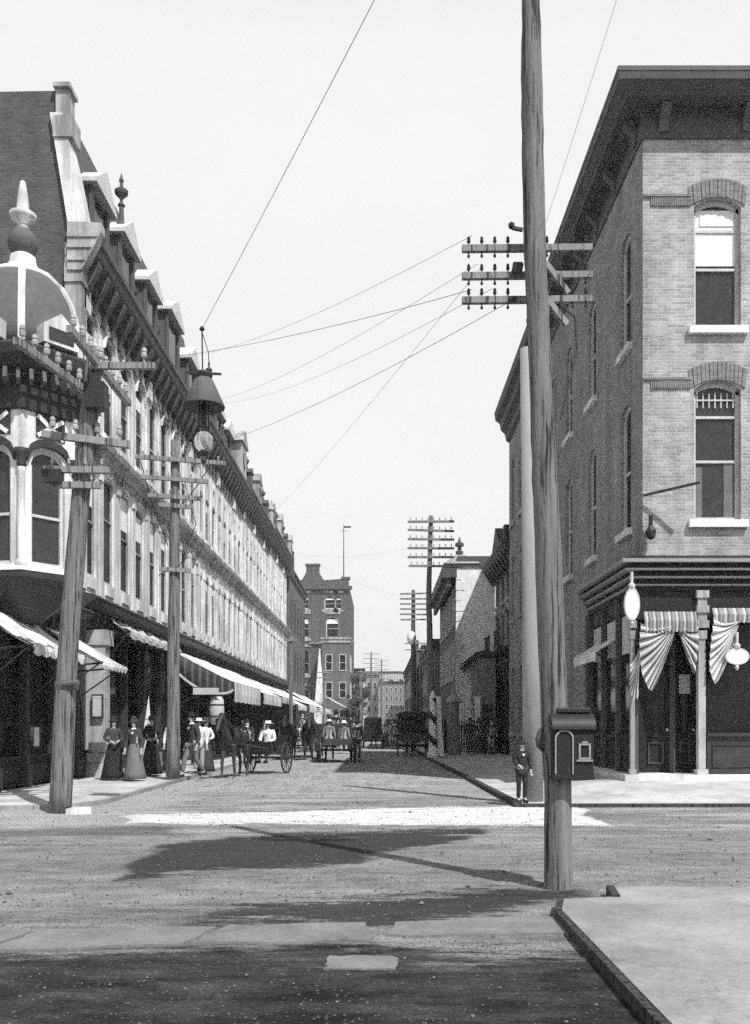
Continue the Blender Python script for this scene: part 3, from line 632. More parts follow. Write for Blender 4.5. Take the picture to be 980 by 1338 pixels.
dome = [(1.42,9.9),(1.40,10.3),(1.33,10.75),(1.18,11.2),(.95,11.6),(.62,11.92),(.45,12.0)]
q = MB(); q.lathe((TX,TY,0), dome, 36); q.build('dome', M['zinc'], K, True)
for kk in range(6):
    a = PH + kk*PI/3; ca, sa = math.cos(a), math.sin(a); q = MB()
    for (r0, za), (r1, zb) in zip(dome, dome[1:]): q.beam((TX+r0*ca, TY+r0*sa, za), (TX+r1*ca, TY+r1*sa, zb+.02), .15, .1, (ca, sa, .3))
    q.build('dome_rib', M['stone'], K)
for kk in (-1, 0, 1):
    a = PH + PI/6 + kk*PI/3 ; ca, sa = math.cos(a), math.sin(a); r0 = 1.4
    t1 = V(-sa, ca, 0); c0 = V(TX+ca*1.15, TY+sa*1.15, 0)
    q = MB(); q.prism([c0-t1*.42+V(0,0,9.9), c0+t1*.42+V(0,0,9.9), c0+t1*.42+V(0,0,10.3), c0+V(0,0,10.62), c0-t1*.42+V(0,0,10.3)], V(ca,sa,0)*.5); pp = q.build('pediment', M['stone'], K)
    q = MB(); q.prism([c0-t1*.3+V(0,0,9.98), c0+t1*.3+V(0,0,9.98), c0+t1*.3+V(0,0,10.25), c0-t1*.3+V(0,0,10.25)], V(ca,sa,0)*.52); q.build('pediment_panel', M['trim_dark'], pp)
q = MB(); q.lathe((TX,TY,0), [(.7,11.78),(.72,11.9),(.6,11.98),(.42,12.05),(.3,12.25),(.28,12.4),(.2,12.46)], 20); q.build('dome_collar', M['stone'], K, True)
q = MB(); q.ball((TX,TY,12.72), .34, 14); q.build('finial_ball', M['zinc'], K, True)
q = MB(); q.lathe((TX,TY,0), [(.1,13.0),(.14,13.1),(.1,13.16),(.28,13.3),(.3,13.4),(.18,13.46),(.14,13.5),(.12,13.8),(.06,14.15),(.0,14.2)], 16); q.build('spike', M['stone'], K, True)
# ------------------------------------------------------------------ right corner building
R = thing('corner_building', 'tall brick corner building with draped shopfront under a stepped dark cornice', 'building', (8, 23, 0))
FX = Fr((6.0, 21.0), (1, 0), (0, -1)); FS = Fr((6.0, 21.0), (0, 1), (-1, 0))
fo = []
for k in range(4):
    u = 1.175 + k*2.75
    fo += [dict(u0=u, u1=u+1.07, z0=10.66, z1=13.62, arch=.2), dict(u0=u, u1=u+1.07, z0=6.24, z1=9.44, arch=.2)]
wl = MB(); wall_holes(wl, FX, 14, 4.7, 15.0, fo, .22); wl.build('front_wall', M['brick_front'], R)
so_ = []
for y in (22.45, 26.0, 29.2, 31.9):
    so_ += [dict(u0=y-21-.45, u1=y-21+.45, z0=10.7, z1=13.5, arch=.18), dict(u0=y-21-.45, u1=y-21+.45, z0=6.27, z1=9.35, arch=.18)]
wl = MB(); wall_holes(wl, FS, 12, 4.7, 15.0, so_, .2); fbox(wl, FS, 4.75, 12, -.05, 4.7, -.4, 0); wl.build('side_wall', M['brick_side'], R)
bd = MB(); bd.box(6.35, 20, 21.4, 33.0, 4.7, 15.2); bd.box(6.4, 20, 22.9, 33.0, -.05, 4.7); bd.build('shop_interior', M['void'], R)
for i, o in enumerate(fo):
    up = i % 2 == 0
    wn = win(FX, o, R, .16, 'trim_light', 'glass_lit', 'white', .12, blind=.5 if up else 0, rails=(.5, .82) if up else (.46, .80), fw=.08)
    q = MB(); oo = dict(u0=o['u0']-.1, u1=o['u1']+.1, z1=o['z1']+.01, arch=.2)
    for k in range(14):          # gauged brick arch, each voussoir proud of the wall
        ua = oo['u0']+(1.27)*k/14; ub = ua+1.27/14-.012; q.prism([FX.p(ua,arch_z(oo,ua)-.0,.002), FX.p(ub,arch_z(oo,ub),.002), FX.p(ub+(k-6.5)*.006,arch_z(oo,ub)+.42,.002), FX.p(ua+(k-6.5)*.006,arch_z(oo,ua)+.42,.002)], FX.n*(.02+.014*(k % 2)))
    q.build('brick_arch', M['brick_mid_x'], R)
    if not up:
        q = MB()
        for j in range(7): u = o['u0']+.12+j*.138; fbox(q, FX, u-.012, u+.012, 8.86, 9.2, -.2, -.15)
        fbox(q, FX, o['u0']+.08, o['u1']-.08, 9.02, 9.05, -.2, -.14); q.build('lattice', M['trim_light'], wn)
        q = MB(); fbox(q, FX, o['u0']+.09, o['u0']+.24, 6.3, 7.5, -.19, -.18); fbox(q, FX, o['u1']-.33, o['u1']-.1, 6.3, 7.6, -.19, -.18); q.build('curtain', M['cloth_mid'], wn)
    else:
        q = MB(); fbox(q, FX, o['u0']+.18, o['u1']-.12, 13.05, 13.32, -.17, -.16); q.build('transom_reflection', M['blind'], wn)  # white plate painted in for the bright reflection in the transom
for o in so_: win(FS, o, R, .1, 'trim_light', 'glass_open', 'stone', .12, fw=.07, rails=(.5,))
for z in (13.42, 9.24):
    q = MB()
    for k in range(22): fbox(q, FX, .18+k*.042, .18+k*.042+.03, z, z+.2, .002, .035)
    fbox(q, FX, 0.02, 1.1, z+.205, z+.26, .002, .05)
    q.build('brick_course', M['brick_mid_x'], R)
# wooden main cornice: frieze, brackets, crown (mitred round the corner)
def lshape(mb, o, z0, z1, x0=6.0, y0=21.0, y1=33.0, x1=20, t=.3, o2=None):
    o2 = o if o2 is None else o2
    a = [(x0-o,y0-o),(x1,y0-o),(x1,y0+t),(x0+t,y0+t),(x0+t,y1),(x0-o,y1)]; b = [(x0-o2,y0-o2),(x1,y0-o2),(x1,y0+t),(x0+t,y0+t),(x0+t,y1),(x0-o2,y1)]
    n = 6; mb.add([(x,y,z0) for x,y in a]+[(x,y,z1) for x,y in b], [tuple(range(n))[::-1], tuple(range(n,2*n))]+[(i,(i+1)%n,(i+1)%n+n,i+n) for i in range(n)])
q = MB(); lshape(q, .05, 14.95, 15.03); lshape(q, .03, 15.03, 15.55); lshape(q, .12, 15.55, 15.62); lshape(q, .5, 15.62, 15.7, o2=.55); lshape(q, .56, 15.7, 15.84, o2=.7); lshape(q, .72, 15.84, 16.0, o2=.75); lshape(q, .76, 16.0, 16.1)
q.build('main_cornice', M['trim_mid'], R)
for FF, nk in ((FX, 5), (FS, 7)):
    for k in range(nk):
        u = .35+k*1.9; q = MB()
        q.prism([FF.p(u,15.1,.03), FF.p(u,15.1,.08), FF.p(u,15.3,.1), FF.p(u,15.48,.3), FF.p(u,15.6,.34), FF.p(u,15.6,.03)], FF.u*.22)
        fbox(q, FF, u-.08, u+.3, 15.5, 15.56, .03, .2); q.build('cornice_bracket', M['canvas_dark'], R)
q = MB(); q.box(6.05, 20, 21.05, 33, 15.9, 16.05); q.build('roof', M['slate'], R)
# shopfront: stepped cornice, columns, recessed double doors, show windows
q = MB()
for z0, z1, o in ((4.6,4.7,.02),(4.74,4.86,.06),(4.9,5.03,.15),(5.07,5.19,.25)): lshape(q, o, z0, z1, 5.8, 20.8, 25.6, 20, .32)
lshape(q, .4, 5.27, 5.42, 5.8, 20.8, 25.6, 20, .25, o2=-.1)
q.build('shop_cornice', M['trim_shop'], R)
q = MB()
for z0, z1, o in ((4.7,4.738,.12),(4.862,4.9,.22),(5.03,5.068,.32),(5.19,5.266,.41)): lshape(q, o, z0, z1, 5.8, 20.8, 25.6, 20, .32)
q.build('cornice_fillets', M['canvas_stripe'], R)
q = MB(); q.box(5.82, 20, 20.83, 21.03, 3.95, 4.6); q.box(5.82, 6.02, 21.03, 25.55, 4.2, 4.6); q.build('shop_lintel', M['trim_shop'], R)
q = MB(); q.box(5.5, 20, 20.62, 23.0, .05, .435); q.box(5.72, 6.3, 23.0, 25.7, .05, .44); struct_step = q.build('doorstep', M['stone'], R)
def column(x, y, r, z0, z1, mat, nm='shop_column'):
    q = MB(); q.box(x-r*1.5, x+r*1.5, y-r*1.5, y+r*1.5, z0, z0+.12); q.box(x-r, x+r, y-r, y+r, z0+.12, z1-.95); q.box(x-r*1.3, x+r*1.3, y-r*1.3, y+r*1.3, z1-1.1, z1-.9)
    for j in range(5): z = z1-.85+j*.17; rr = r*(1.25 if j % 2 else 1.7); q.box(x-rr, x+rr, y-rr, y+rr, z, z+.17)
    return q.build(nm, M[mat], R, bev=.01)
column(5.72, 20.86, .05, .435, 4.6, 'lead_dull'); column(7.28, 20.86, .085, .435, 4.6, 'stone_grey'); column(12.0, 20.86, .085, .435, 4.6, 'stone_grey')
def door(x0, x1, y):
    z0 = .45; d = MB(); d.box(x0, x1, y, y+.05, z0, 3.9); 
    for a, b in ((x0,x0+.07),(x1-.07,x1)): d.box(a, b, y-.03, y, z0, 3.9)
    for z in (z0, 1.27, 2.95, 3.8): d.box(x0+.07, x1-.07, y-.03, y, z, z+.09)
    dd = d.build('door', M['trim_shop'], R)
    p = MB(); 
    for a, b in ((x0+.12,x0+.145),(x1-.145,x1-.12)): p.box(a, b, y-.04, y, .65, 1.15)
    for z in (.65, 1.125): p.box(x0+.145, x1-.145, y-.04, y, z, z+.025)
    p.build('door_panel', M['trim_mid'], dd)
    g = MB(); g.box(x0+.1, x1-.1, y-.012, y-.004, 1.4, 2.93); g.build('door_pane', M['glass'], dd)
    h = MB(); h.ball((x1-.04, y-.06, 1.45), .035, 8); h.build('handle', M['trim_light'], dd)
    return dd
door(6.2, 6.8, 21.7); d2 = door(6.94, 7.42, 21.7)
q = MB(); q.box(6.805, 6.935, 21.6, 21.74, .44, 3.95); q.build('door_post', M['trim_mid'], R); q = MB(); q.box(6.02, 6.19, 21.6, 22.9, .44, 4.6); q.box(7.43, 7.55, 21.1, 22.9, .44, 4.6); q.build('door_side', M['trim_shop'], R)
q = MB(); q.box(7.05, 7.31, 21.675, 21.683, 2.3, 2.75); q.build('notice', M['canvas_grey'], d2)
for x0, x1 in ((7.45, 11.85), (12.15, 19)):
    q = MB(); q.box(x0, x1, 20.95, 21.06, .44, 1.3); q.box(x0, x1, 20.88, 21.06, 1.3, 1.38); n = int((x1-x0)/1.4)
    for k in range(n):
        a = x0+.12+k*(x1-x0)/n; b = a+(x1-x0)/n-.24; q.box(a, b, 20.92, 20.95, .6, .64); q.box(a, b, 20.92, 20.95, 1.1, 1.14); q.box(a, a+.04, 20.92, 20.95, .64, 1.1); q.box(b-.04, b, 20.92, 20.95, .64, 1.1)
    q.build('stall_riser', M['trim_dark'], R)
    q = MB(); q.quad((x0,20.98,1.38), (x1,20.98,1.38), (x1,20.98,3.95), (x0,20.98,3.95)); q.build('show_window', M['glass'], R)
# street-side show windows of the shop
for y0, y1 in ((21.1,22.35),(22.45,23.8),(23.9,25.3)):
    q = MB(); q.box(5.84, 5.95, y0, y1, .44, 1.25); q.box(5.8, 5.84, y0+.1, y1-.1, .65, .69); q.box(5.78, 5.95, y0, y1, 1.25, 1.33); q.build('stall_riser', M['trim_shop'], R)
    q = MB(); q.quad((5.86,y0,1.33), (5.86,y1,1.33), (5.86,y1,4.2), (5.86,y0,4.2)); q.build('show_window', M['glass'], R)
    q = MB(); q.box(5.845, 5.855, y0+.25, y1-.15, 3.25, 4.15); q.build('curtain', M['canvas_grey'], R)
for y in (21.05, 22.4, 23.85, 25.4): q = MB(); q.box(5.74, 5.9, y-.05, y+.05, .44, 4.6); q.build('shop_post', M['trim_mid'], R)
q = MB(); q.box(5.7, 5.9, 25.4, 25.6, .3, 4.6); q.build('end_pilaster', M['trim_mid'], R)
q = MB(); q.tube([(6.12,20.98,6.0),(6.12,20.8,6.05),(6.12,20.78,6.3)], .05, 8); q.lathe((6.12,20.78,5.75), [(.02,0),(.1,.05),(.12,.2),(.05,.32)], 10); q.build('wall_bracket', M['iron'], R)
q = MB(); q.beam((5.98,20.9,6.78), (7.1,20.4,6.95), .05, .05); q.build('wall_spar', M['iron'], R)

# draped striped bunting on the shopfront
def swag(mb, piv, edge, n=12, y=20.75):
    """gathered cloth fanning from a tie point to its free edge, stripes along the fan"""
    m = 8
    def at(t):
        f = t*(len(edge)-1); i = min(int(f), len(edge)-2); f -= i
        return (edge[i][0]+(edge[i+1][0]-edge[i][0])*f, edge[i][1]+(edge[i+1][1]-edge[i][1])*f)
    for i in range(n):
        for h in range(4):
            mb.cur = 0 if h in (1, 2) else (1 if i % 2 else 2); vs = []
            for ii in (i+h/4, i+(h+1)/4):
                ex, ez = at(ii/n); ph = (ii-i)
                for j in range(m+1):
                    s = .06+.94*j/m; x = piv[0]+(ex-piv[0])*s; z = piv[1]+(ez-piv[1])*s - .07*math.sin(s*PI)
                    vs.append((x, y-.03-.07*math.sin(ph*PI)*min(1, s*1.6)-.03*math.sin(s*7+i), z-.03*math.sin(ph*PI)*s))
            mb.add(vs, [(j, j+1, m+2+j, m+1+j) for j in range(m)])
def valance(mb, x0, x1, z, h, n=14, y=20.7):
    for i in range(n):
        mb.cur = i % 2; a = x0+(x1-x0)*i/n; b = x0+(x1-x0)*(i+1)/n
        vs = []
        for k in range(5):
            s = k/4; x = a+(b-a)*s; yy = y-.05*math.sin(s*PI); zz = z-h-.05*math.sin(s*PI)
            vs += [(x, yy+.06, z), (x, yy-.02, z-h*.5), (x, yy, zz)]
        mb.add(vs, [(3*k+e, 3*k+e+1, 3*k+e+4, 3*k+e+3) for k in range(4) for e in (0,1)])
bn = thing('bunting', 'pale striped cloth gathered into a valance and two swags over the shop doors', 'bunting', (6.5, 20.7, 3.9))
q = MB(); valance(q, 5.95, 7.14, 4.12, .42); q.build('valance', [M['canvas_dull'], M['canvas_stripe']], bn)
q = MB(); swag(q, (6.68,3.82), [(5.86,3.86),(5.82,3.5),(5.84,3.1),(5.9,2.7),(6.02,2.4),(6.12,2.34),(6.26,2.75),(6.4,3.05)], 13, 20.74); q.build('swag', [M['canvas_dull'], M['canvas_stripe'], M['canvas_dark']], bn)
q = MB(); swag(q, (6.70,3.82), [(7.15,3.86),(7.16,3.5),(7.14,3.1),(7.10,2.72),(7.04,2.78),(6.96,3.1),(6.86,3.35)], 10, 20.76); q.build('swag', [M['canvas_dull'], M['canvas_stripe'], M['canvas_dark']], bn)
q = MB(); swag(q, (5.84,3.3), [(5.60,2.95),(5.60,2.75),(5.60,2.5),(5.62,2.3),(5.68,2.15),(5.8,2.2)], 8, 20.70); q.build('tail', [M['canvas_dull'], M['canvas_stripe'], M['canvas_dark']], bn)
bn = thing('bunting', 'looped striped cloth hung over the show window to the right of the pale column', 'bunting', (7.9, 20.7, 3.9))
q = MB(); valance(q, 7.5, 9.6, 4.2, .3, 20); q.build('valance', [M['canvas_dull'], M['canvas_stripe']], bn)
q = MB(); swag(q, (8.1,3.9), [(7.5,4.0),(7.44,3.6),(7.42,3.2),(7.4,2.8),(7.5,2.5),(7.62,2.6),(7.75,3.0)], 12, 20.72); q.build('swag', [M['canvas'], M['canvas_dull'], M['canvas_stripe']], bn)
q = MB(); swag(q, (8.8,3.9), [(9.5,4.0),(9.55,3.4),(9.5,2.8),(9.3,2.6),(9.1,3.0)], 12, 20.72); q.build('swag', [M['canvas'], M['canvas_dull'], M['canvas_stripe']], bn)
def oval_sign(c, rx, rz, label, th=.08, axis='y', name='oval_sign'):
    s = thing(name, label, 'sign', c)
    n = 36; o = MB(); a = []
    rim = MB(); pl = MB()
    def ring(f, e): 
        P = []
        for k in range(n):
            x, z = rx*f*math.cos(2*PI*k/n), rz*f*math.sin(2*PI*k/n)
            P.append((c[0]+x, c[1]+e, c[2]+z) if axis == 'y' else (c[0]+e, c[1]+x, c[2]+z))
        return P
    pl.prism(ring(.88, -th*.5), (0, th, 0) if axis == 'y' else (th, 0, 0)); pl.build('plate', M['white_flat'], s)
    for e in (-th*.6,):
        A1, B1 = ring(1.0, e), ring(.88, e); A2, B2 = ring(1.0, -e), ring(.88, -e)
        rim.add(A1+B1+A2+B2, [(k,(k+1)%n,n+(k+1)%n,n+k) for k in range(n)]+[(2*n+k,2*n+(k+1)%n,3*n+(k+1)%n,3*n+k) for k in range(n)]+[(k,(k+1)%n,2*n+(k+1)%n,2*n+k) for k in range(n)]+[(n+k,n+(k+1)%n,3*n+(k+1)%n,3*n+k) for k in range(n)])
    rim.build('rim', M['trim_light'], s)
    h = MB(); h.tube([(c[0],c[1],c[2]+rz), (c[0],c[1],c[2]+rz+.35)], .035, 8); h.lathe((c[0],c[1],c[2]+rz+.0), [(.07,0),(.08,.06),(.03,.12)], 8); h.lathe((c[0],c[1],c[2]-rz-.12), [(.02,0),(.05,.06),(.03,.12)], 8); h.build('hanger', M['trim_light'], s)
    return s
oval_sign((5.53, 20.2, 4.22), .17, .36, 'blank white oval sign hung under the shop cornice at the corner')
oval_sign((8.0, 20.6, 3.1), .27, .19, 'broad oval pale sign plate hung beside bunting in the show window', .05)
aw = thing('awning', 'small white canvas blind over the side window of the brick corner shop', 'awning', (5.7, 24, 3.6))
q = MB(); q.prism([(5.83,22.6,3.72),(5.3,22.6,3.38),(5.28,22.6,3.36),(5.28,22.6,3.14),(5.3,22.6,3.14),(5.3,22.6,3.34),(5.83,22.6,3.68)], (0,2.5,0)); q.build('canvas', M['canvas'], aw)
q = MB(); q.tube([(5.83,22.65,3.0),(5.3,22.65,3.35)], .015, 6); q.tube([(5.83,25.05,3.0),(5.3,25.05,3.35)], .015, 6); q.build('frame', M['iron'], aw)

# ------------------------------------------------------------------ further right side
R2 = thing('brick_building', 'tall shaded brick building beyond the corner shop, same roof height, stepped cornice end', 'building', (9, 38, 0))
F = Fr((6.03, 33.02), (0, 1), (-1, 0)); ops = []
for i in range(4):
    for z in (1.2, 6.3, 10.7): ops.append(dict(u0=1.0+i*2.4, u1=2.0+i*2.4, z0=z, z1=z+2.9, arch=.18))
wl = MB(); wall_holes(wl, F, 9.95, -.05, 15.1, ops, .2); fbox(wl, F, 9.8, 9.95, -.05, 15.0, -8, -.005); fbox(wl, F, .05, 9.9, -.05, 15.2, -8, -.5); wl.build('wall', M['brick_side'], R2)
for o in ops: win(F, o, R2, .15, 'trim_light', 'glass', 'stone_grey', .1)
q = MB(); profile_run(q, F, -.02, 9.95, [(0,14.7),(.15,14.8),(.2,15.1),(.4,15.3),(.45,15.6),(.65,15.75),(.7,16.1),(0,16.15)]); q.build('cornice', M['trim_dark'], R2)
q = MB(); q.box(6.05, 14, 33.1, 42.9, 15.4, 16.05); q.build('roof', M['slate'], R2)
R3 = thing('ornate_building', 'narrow dark building with carved bays and heavy bracketed cornice, shaded right side', 'building', (8, 47, 0))
F = Fr((6.40, 43.0), (0, 1), (-1, 0)); ops = []
for i in range(4):
    for z, h in ((5.6, 1.9), (7.9, 1.5)): ops.append(dict(u0=.6+i*1.95, u1=1.5+i*1.95, z0=z, z1=z+h, arch=.3))
wl = MB(); wall_holes(wl, F, 8, 4.6, 9.6, ops, .2); fbox(wl, F, .02, 7.98, -.05, 9.9, -8, -.9); fbox(wl, F, 0, .2, 4.6, 9.6, -1, -.01); wl.build('wall', M['brick_mid_y'], R3)
for o in ops: win(F, o, R3, .15, 'trim_dark', 'glass', 'stone_grey', .12, hood='stone_grey')
shopfront(F, 8, .1, 4.4, R3, 4, random.Random(5), .8)
q = MB(); profile_run(q, F, -.1, 8, [(0,9.2),(.15,9.3),(.2,9.6),(.5,9.75),(.6,9.9),(.75,10.05),(.75,10.2),(0,10.3)])
for i in range(9): u = .3+i*.92; q.prism([F.p(u,9.2,.1), F.p(u,9.3,.3), F.p(u,9.8,.6), F.p(u,10.0,.6), F.p(u,10.0,.1)], F.u*.25)
q.build('cornice', M['trim_dark'], R3)
q = MB(); q.prism([F.p(.9,10.2,.75), F.p(2.2,11.2,.75), F.p(3.5,10.2,.75)], -F.n*1.0); q.build('pediment', M['trim_dark'], R3); q = MB(); q.box(5.8, 6.9, 42.95, 43.5, 10.1, 10.9); q.build('parapet', M['trim_dark'], R3)
for u in (2.0, 6.0):
    q = MB(); fbox(q, F, u-.9, u+.9, 5.2, 5.35, .002, .75); fbox(q, F, u-.9, u+.9, 6.1, 6.2, .65, .75)
    for k in range(10): fbox(q, F, u-.88+k*.19, u-.82+k*.19, 5.35, 6.1, .67, .73)
    q.prism([F.p(u-.7,4.7,.002), F.p(u-.7,5.2,.7), F.p(u-.7,5.2,.002)], F.u*.2); q.prism([F.p(u+.5,4.7,.002), F.p(u+.5,5.2,.7), F.p(u+.5,5.2,.002)], F.u*.2)
    q.build('balcony', M['trim_dark'], R3)
R4 = thing('plaster_building', 'pale rough walled building with corner roof cap, quoins and dark street side', 'building', (5, 57, 0))
wl = MB(); wl.box(4.25, 14, 51.05, 65, -.05, 10.3); wl.build('wall', M['plaster_x'], R4)
wl = MB(); wl.box(4.22, 4.249, 51.35, 65, -.05, 10.2); wl.build('street_face', M['brick_dark_y'], R4)
F = Fr((4.22, 51.05), (0, 1), (-1, 0))
for i in range(5):
    for z in (4.2, 7.2): win(F, dict(u0=1.2+i*2.6, u1=2.2+i*2.6, z0=z, z1=z+2.0), R4, -.06, 'trim_light', 'glass', 'stone_grey', .1)
q = MB(); 
for k in range(17): q.box(4.2, 4.52+.16*(k % 2), 51.02, 51.3, .3+k*.58, .3+k*.58+.5)
q.build('quoins', M['stone'], R4)
q = MB(); q.box(3.6, 14, 50.95, 65, 10.3, 10.45); q.box(3.45, 4.249, 51.0, 65, 9.7, 10.3); q.box(4.3, 14, 51.1, 64.9, 10.45, 10.9); q.box(3.75, 3.95, 51.2, 64.8, 9.2, 9.7); q.build('cornice', M['trim_mid'], R4)
q = MB(); q.add([(3.5,50.9,10.46),(5.6,50.9,10.46),(5.6,53,10.46),(3.5,53,10.46),(4.35,51.9,11.2),(4.6,51.9,11.2)], [(0,1,5,4),(1,2,5),(2,3,4,5),(3,0,4)]); rc = q.build('roof_cap', M['lead_dull'], R4)
q = MB(); q.lathe((4.47,51.9,11.15), [(.2,0),(.22,.15),(.12,.2),(.1,.4),(.25,.45),(.25,.6),(.1,.7),(.01,1.0)], 10); q.build('finial', M['trim_mid'], rc)
q = MB(); q.beam((4.5,51.0,4.6), (5.55,50.6,5.4), .5, .12); q.build('wall_spar', M['trim_dark'], R4)
R5 = thing('brick_shop', 'low one storey shop with overhanging dark eave and white corner pilaster, before the pale wall', 'building', (5.5, 48.5, 0))
wl = MB(); wl.box(5.0, 6.0, 47.8, 50.6, .05, 5.0); wl.build('wall', M['brick_mid_x'], R5)
q = MB(); q.prism([(4.3,47.7,4.75),(5.0,47.7,5.3),(5.4,47.7,5.4),(5.95,47.7,5.3),(5.95,47.7,5.05),(5.0,47.7,5.0)], (0,2.95,0)); q.build('eave', M['trim_dark'], R5)
q = MB(); q.box(4.93, 5.2, 47.7, 47.95, .05, 3.0); q.build('pilaster', M['white'], R5)
q = MB(); q.box(4.96, 5.0, 48.2, 50.2, .1, 3.2); q.build('shop_window', M['glass'], R5)
q = MB(); q.box(5.3, 5.85, 47.74, 47.8, .1, 2.6); q.build('door', M['trim_dark'], R5)
gp = thing('gate_pier', 'round brick pier with a pale conical cap beside the dark fence', 'pier', (3.62, 45.3, .12))
q = MB(); q.lathe((3.62,45.3,.12), [(.34,0),(.34,.3),(.28,.35),(.27,2.4),(.3,2.5)], 16); q.build('shaft', M['brick_mid_x'], gp)
q = MB(); q.lathe((3.62,45.3,2.62), [(.4,0),(.42,.08),(.36,.14),(.12,.42),(.1,.5),(.13,.56),(.05,.66),(.0,.7)], 16); q.build('cap', M['stone_grey'], gp)
fn = thing('fence', 'dark picket fence across the pavement in front of the pale walled building', 'fence', (4.5, 46.5, .12))
for x0, x1 in ((2.6, 3.3), (3.95, 5.9)):
    q = MB(); 
    for k in range(int((x1-x0)/.13)): x = x0+k*.13; q.box(x, x+.07, 46.5, 46.54, .15, 1.75)
    q.box(x0, x1, 46.54, 46.58, .5, .58); q.box(x0, x1, 46.54, 46.58, 1.4, 1.48); q.build('pickets', M['trim_dark'], fn)
for x in (2.6, 3.3, 3.95, 5.0, 5.9): q = MB(); q.box(x-.06, x+.06, 46.58, 46.7, .1, 1.9); q.build('post', M['trim_dark'], fn)
# right side rows further up the street
rg = random.Random(21)
def plain_block(name, label, x0, x1, y0, y1, h, mat, front=True, side=None, nf=3, rows=2, wmat='glass', group=None, zf=1.2, frame='trim_light', cornice='trim_dark'):
    b = thing(name, label, 'building', ((x0+x1)/2, y0, 0), group)
    wl = MB(); wl.box(x0, x1, y0, y1, -.05, h); wl.build('wall', M[mat], b)
    q = MB(); q.box(x0-.3, x1+.3, y0-.3, y1+.3, h, h+.25); q.box(x0-.15, x1+.15, y0-.15, y1+.15, h-.5, h); q.build('cornice', M[cornice], b)
    if front:
        F = Fr((x0, y0), (1, 0), (0, -1)); W = x1-x0
        for i in range(nf):
            for j in range(rows):
                c = W*(i+.5)/nf; zz = zf+j*(h-zf-.6)/rows; hh = (h-zf-.6)/rows*.6
                win(F, dict(u0=c-W/nf*.26, u1=c+W/nf*.26, z0=zz, z1=zz+hh), b, -.07, frame, wmat, None, fw=W/nf*.05)
    if side:
        sx = x0 if side < 0 else x1; F = Fr((sx, y0), (0, 1), (side, 0)); W = y1-y0; n = max(2, int(W/3))
        for i in range(n):
            for j in range(rows):
                c = W*(i+.5)/n; zz = zf+j*(h-zf-.6)/rows; hh = (h-zf-.6)/rows*.6
                win(F, dict(u0=c-.5, u1=c+.5, z0=zz, z1=zz+hh), b, -.07, frame, wmat, None, fw=.08)
    return b
plain_block('shop_house', 'low dark shop house beyond the pale building on the right of the street', 3.9, 14, 66, 84, 7.4, 'brick_dark_y', True, -1, 3)
plain_block('shop_house', 'taller brick shop house next up the right side behind the poles', 4.1, 14, 85, 108, 8.6, 'brick_mid_y', True, -1, 3)
plain_block('shop_house', 'brick shop house with dark cornice far up the right side of the street', 4.0, 16, 109, 150, 9.5, 'brick_dark_y', True, -1, 3)
# left side beyond the row, the dark gabled block and the far end of the street
plain_block('shop_house', 'low brick shop house joining the pale row to the dark gabled block', -18, -8.3, 83.6, 101, 15.6, 'brick_dark_y', True, 1, 3, 3, frame='trim_mid')
TB = thing('gabled_block', 'dark brick four storey block with curved gable and chimney top closing the left side', 'building', (-9, 140, 0))
bx0, bx1, by = -13.5, -4.7, 140.0
F = Fr((bx0, by), (1, 0), (0, -1)); W = bx1-bx0; ops = []
for z, h in ((3.0,4.0),(9.0,4.0),(14.6,3.4),(19.0,2.2)):
    for c, ww in ((1.9,.75),(5.9,.95),(7.1,.55)) if z > 17 else ((1.9,.8),(6.2,1.0)): ops.append(dict(u0=c-ww, u1=c+ww, z0=z, z1=z+h, arch=.5))
wl = MB(); wall_holes(wl, F, W, -.05, 22.4, ops, .4); wl.box(bx0, bx1-.05, by+.6, by+24, -.05, 22.4); wl.box(bx1-.3, bx1, by+.01, by+24, -.05, 22.4); wl.build('wall', M['brick_dark_x'], TB)
for o in ops: win(F, o, TB, .3, 'trim_light', 'glass' , None, fw=.16, blind=.35 if o['z0'] > 14 else 0); 
for o in ops:
    q = MB(); fbox(q, F, o['u0']-.25, o['u1']+.25, o['z1']+.25, o['z1']+.6, .002, .12) ; fbox(q, F, o['u0']-.25, o['u1']+.25, o['z0']-.45, o['z0']-.05, .002, .15); q.build('stone_band', M['stone_grey'], TB)
q = MB(); fbox(q, F, -.2, W+.4, 22.0, 22.5, -.3, .5); q.build('cornice', M['brick_dark_x'], TB); q = MB(); fbox(q, F, 2.6, W+.35, 13.7, 13.95, -.2, .35); q.build('string_course', M['brick_mid_x'], TB)
q = MB(); q.prism([F.p(.3,22.5,.1), F.p(W-.1,22.5,.1), F.p(W-.1,23.4,.1), F.p(W-1.2,23.6,.1), F.p(4.9,23.4,.1), F.p(4.5,24.0,.1), F.p(4.1,24.9,.1), F.p(2.3,24.9,.1), F.p(1.9,24.0,.1), F.p(1.5,23.4,.1), F.p(.3,23.2,.1)], -F.n*.6); q.build('gable', M['brick_dark_x'], TB)
q = MB(); fbox(q, F, 2.2, 4.2, 24.9, 25.6, -.6, .15); fbox(q, F, 2.05, 4.35, 25.6, 25.9, -.7, .25); fbox(q, F, W-1.3, W+.1, 23.5, 23.9, -.7, .2); q.build('chimney', M['brick_dark_x'], TB)
fp = thing('flagpole', 'thin flagpole with weather vane on the roof of the dark gabled block', 'flagpole', (bx1-.9, 140.4, 23.4))
q = MB(); q.tube([(bx1-.9,140.4,23.2), (bx1-.9,140.4,31.6)], [.09,.05], 8); q.build('pole', M['iron'], fp)
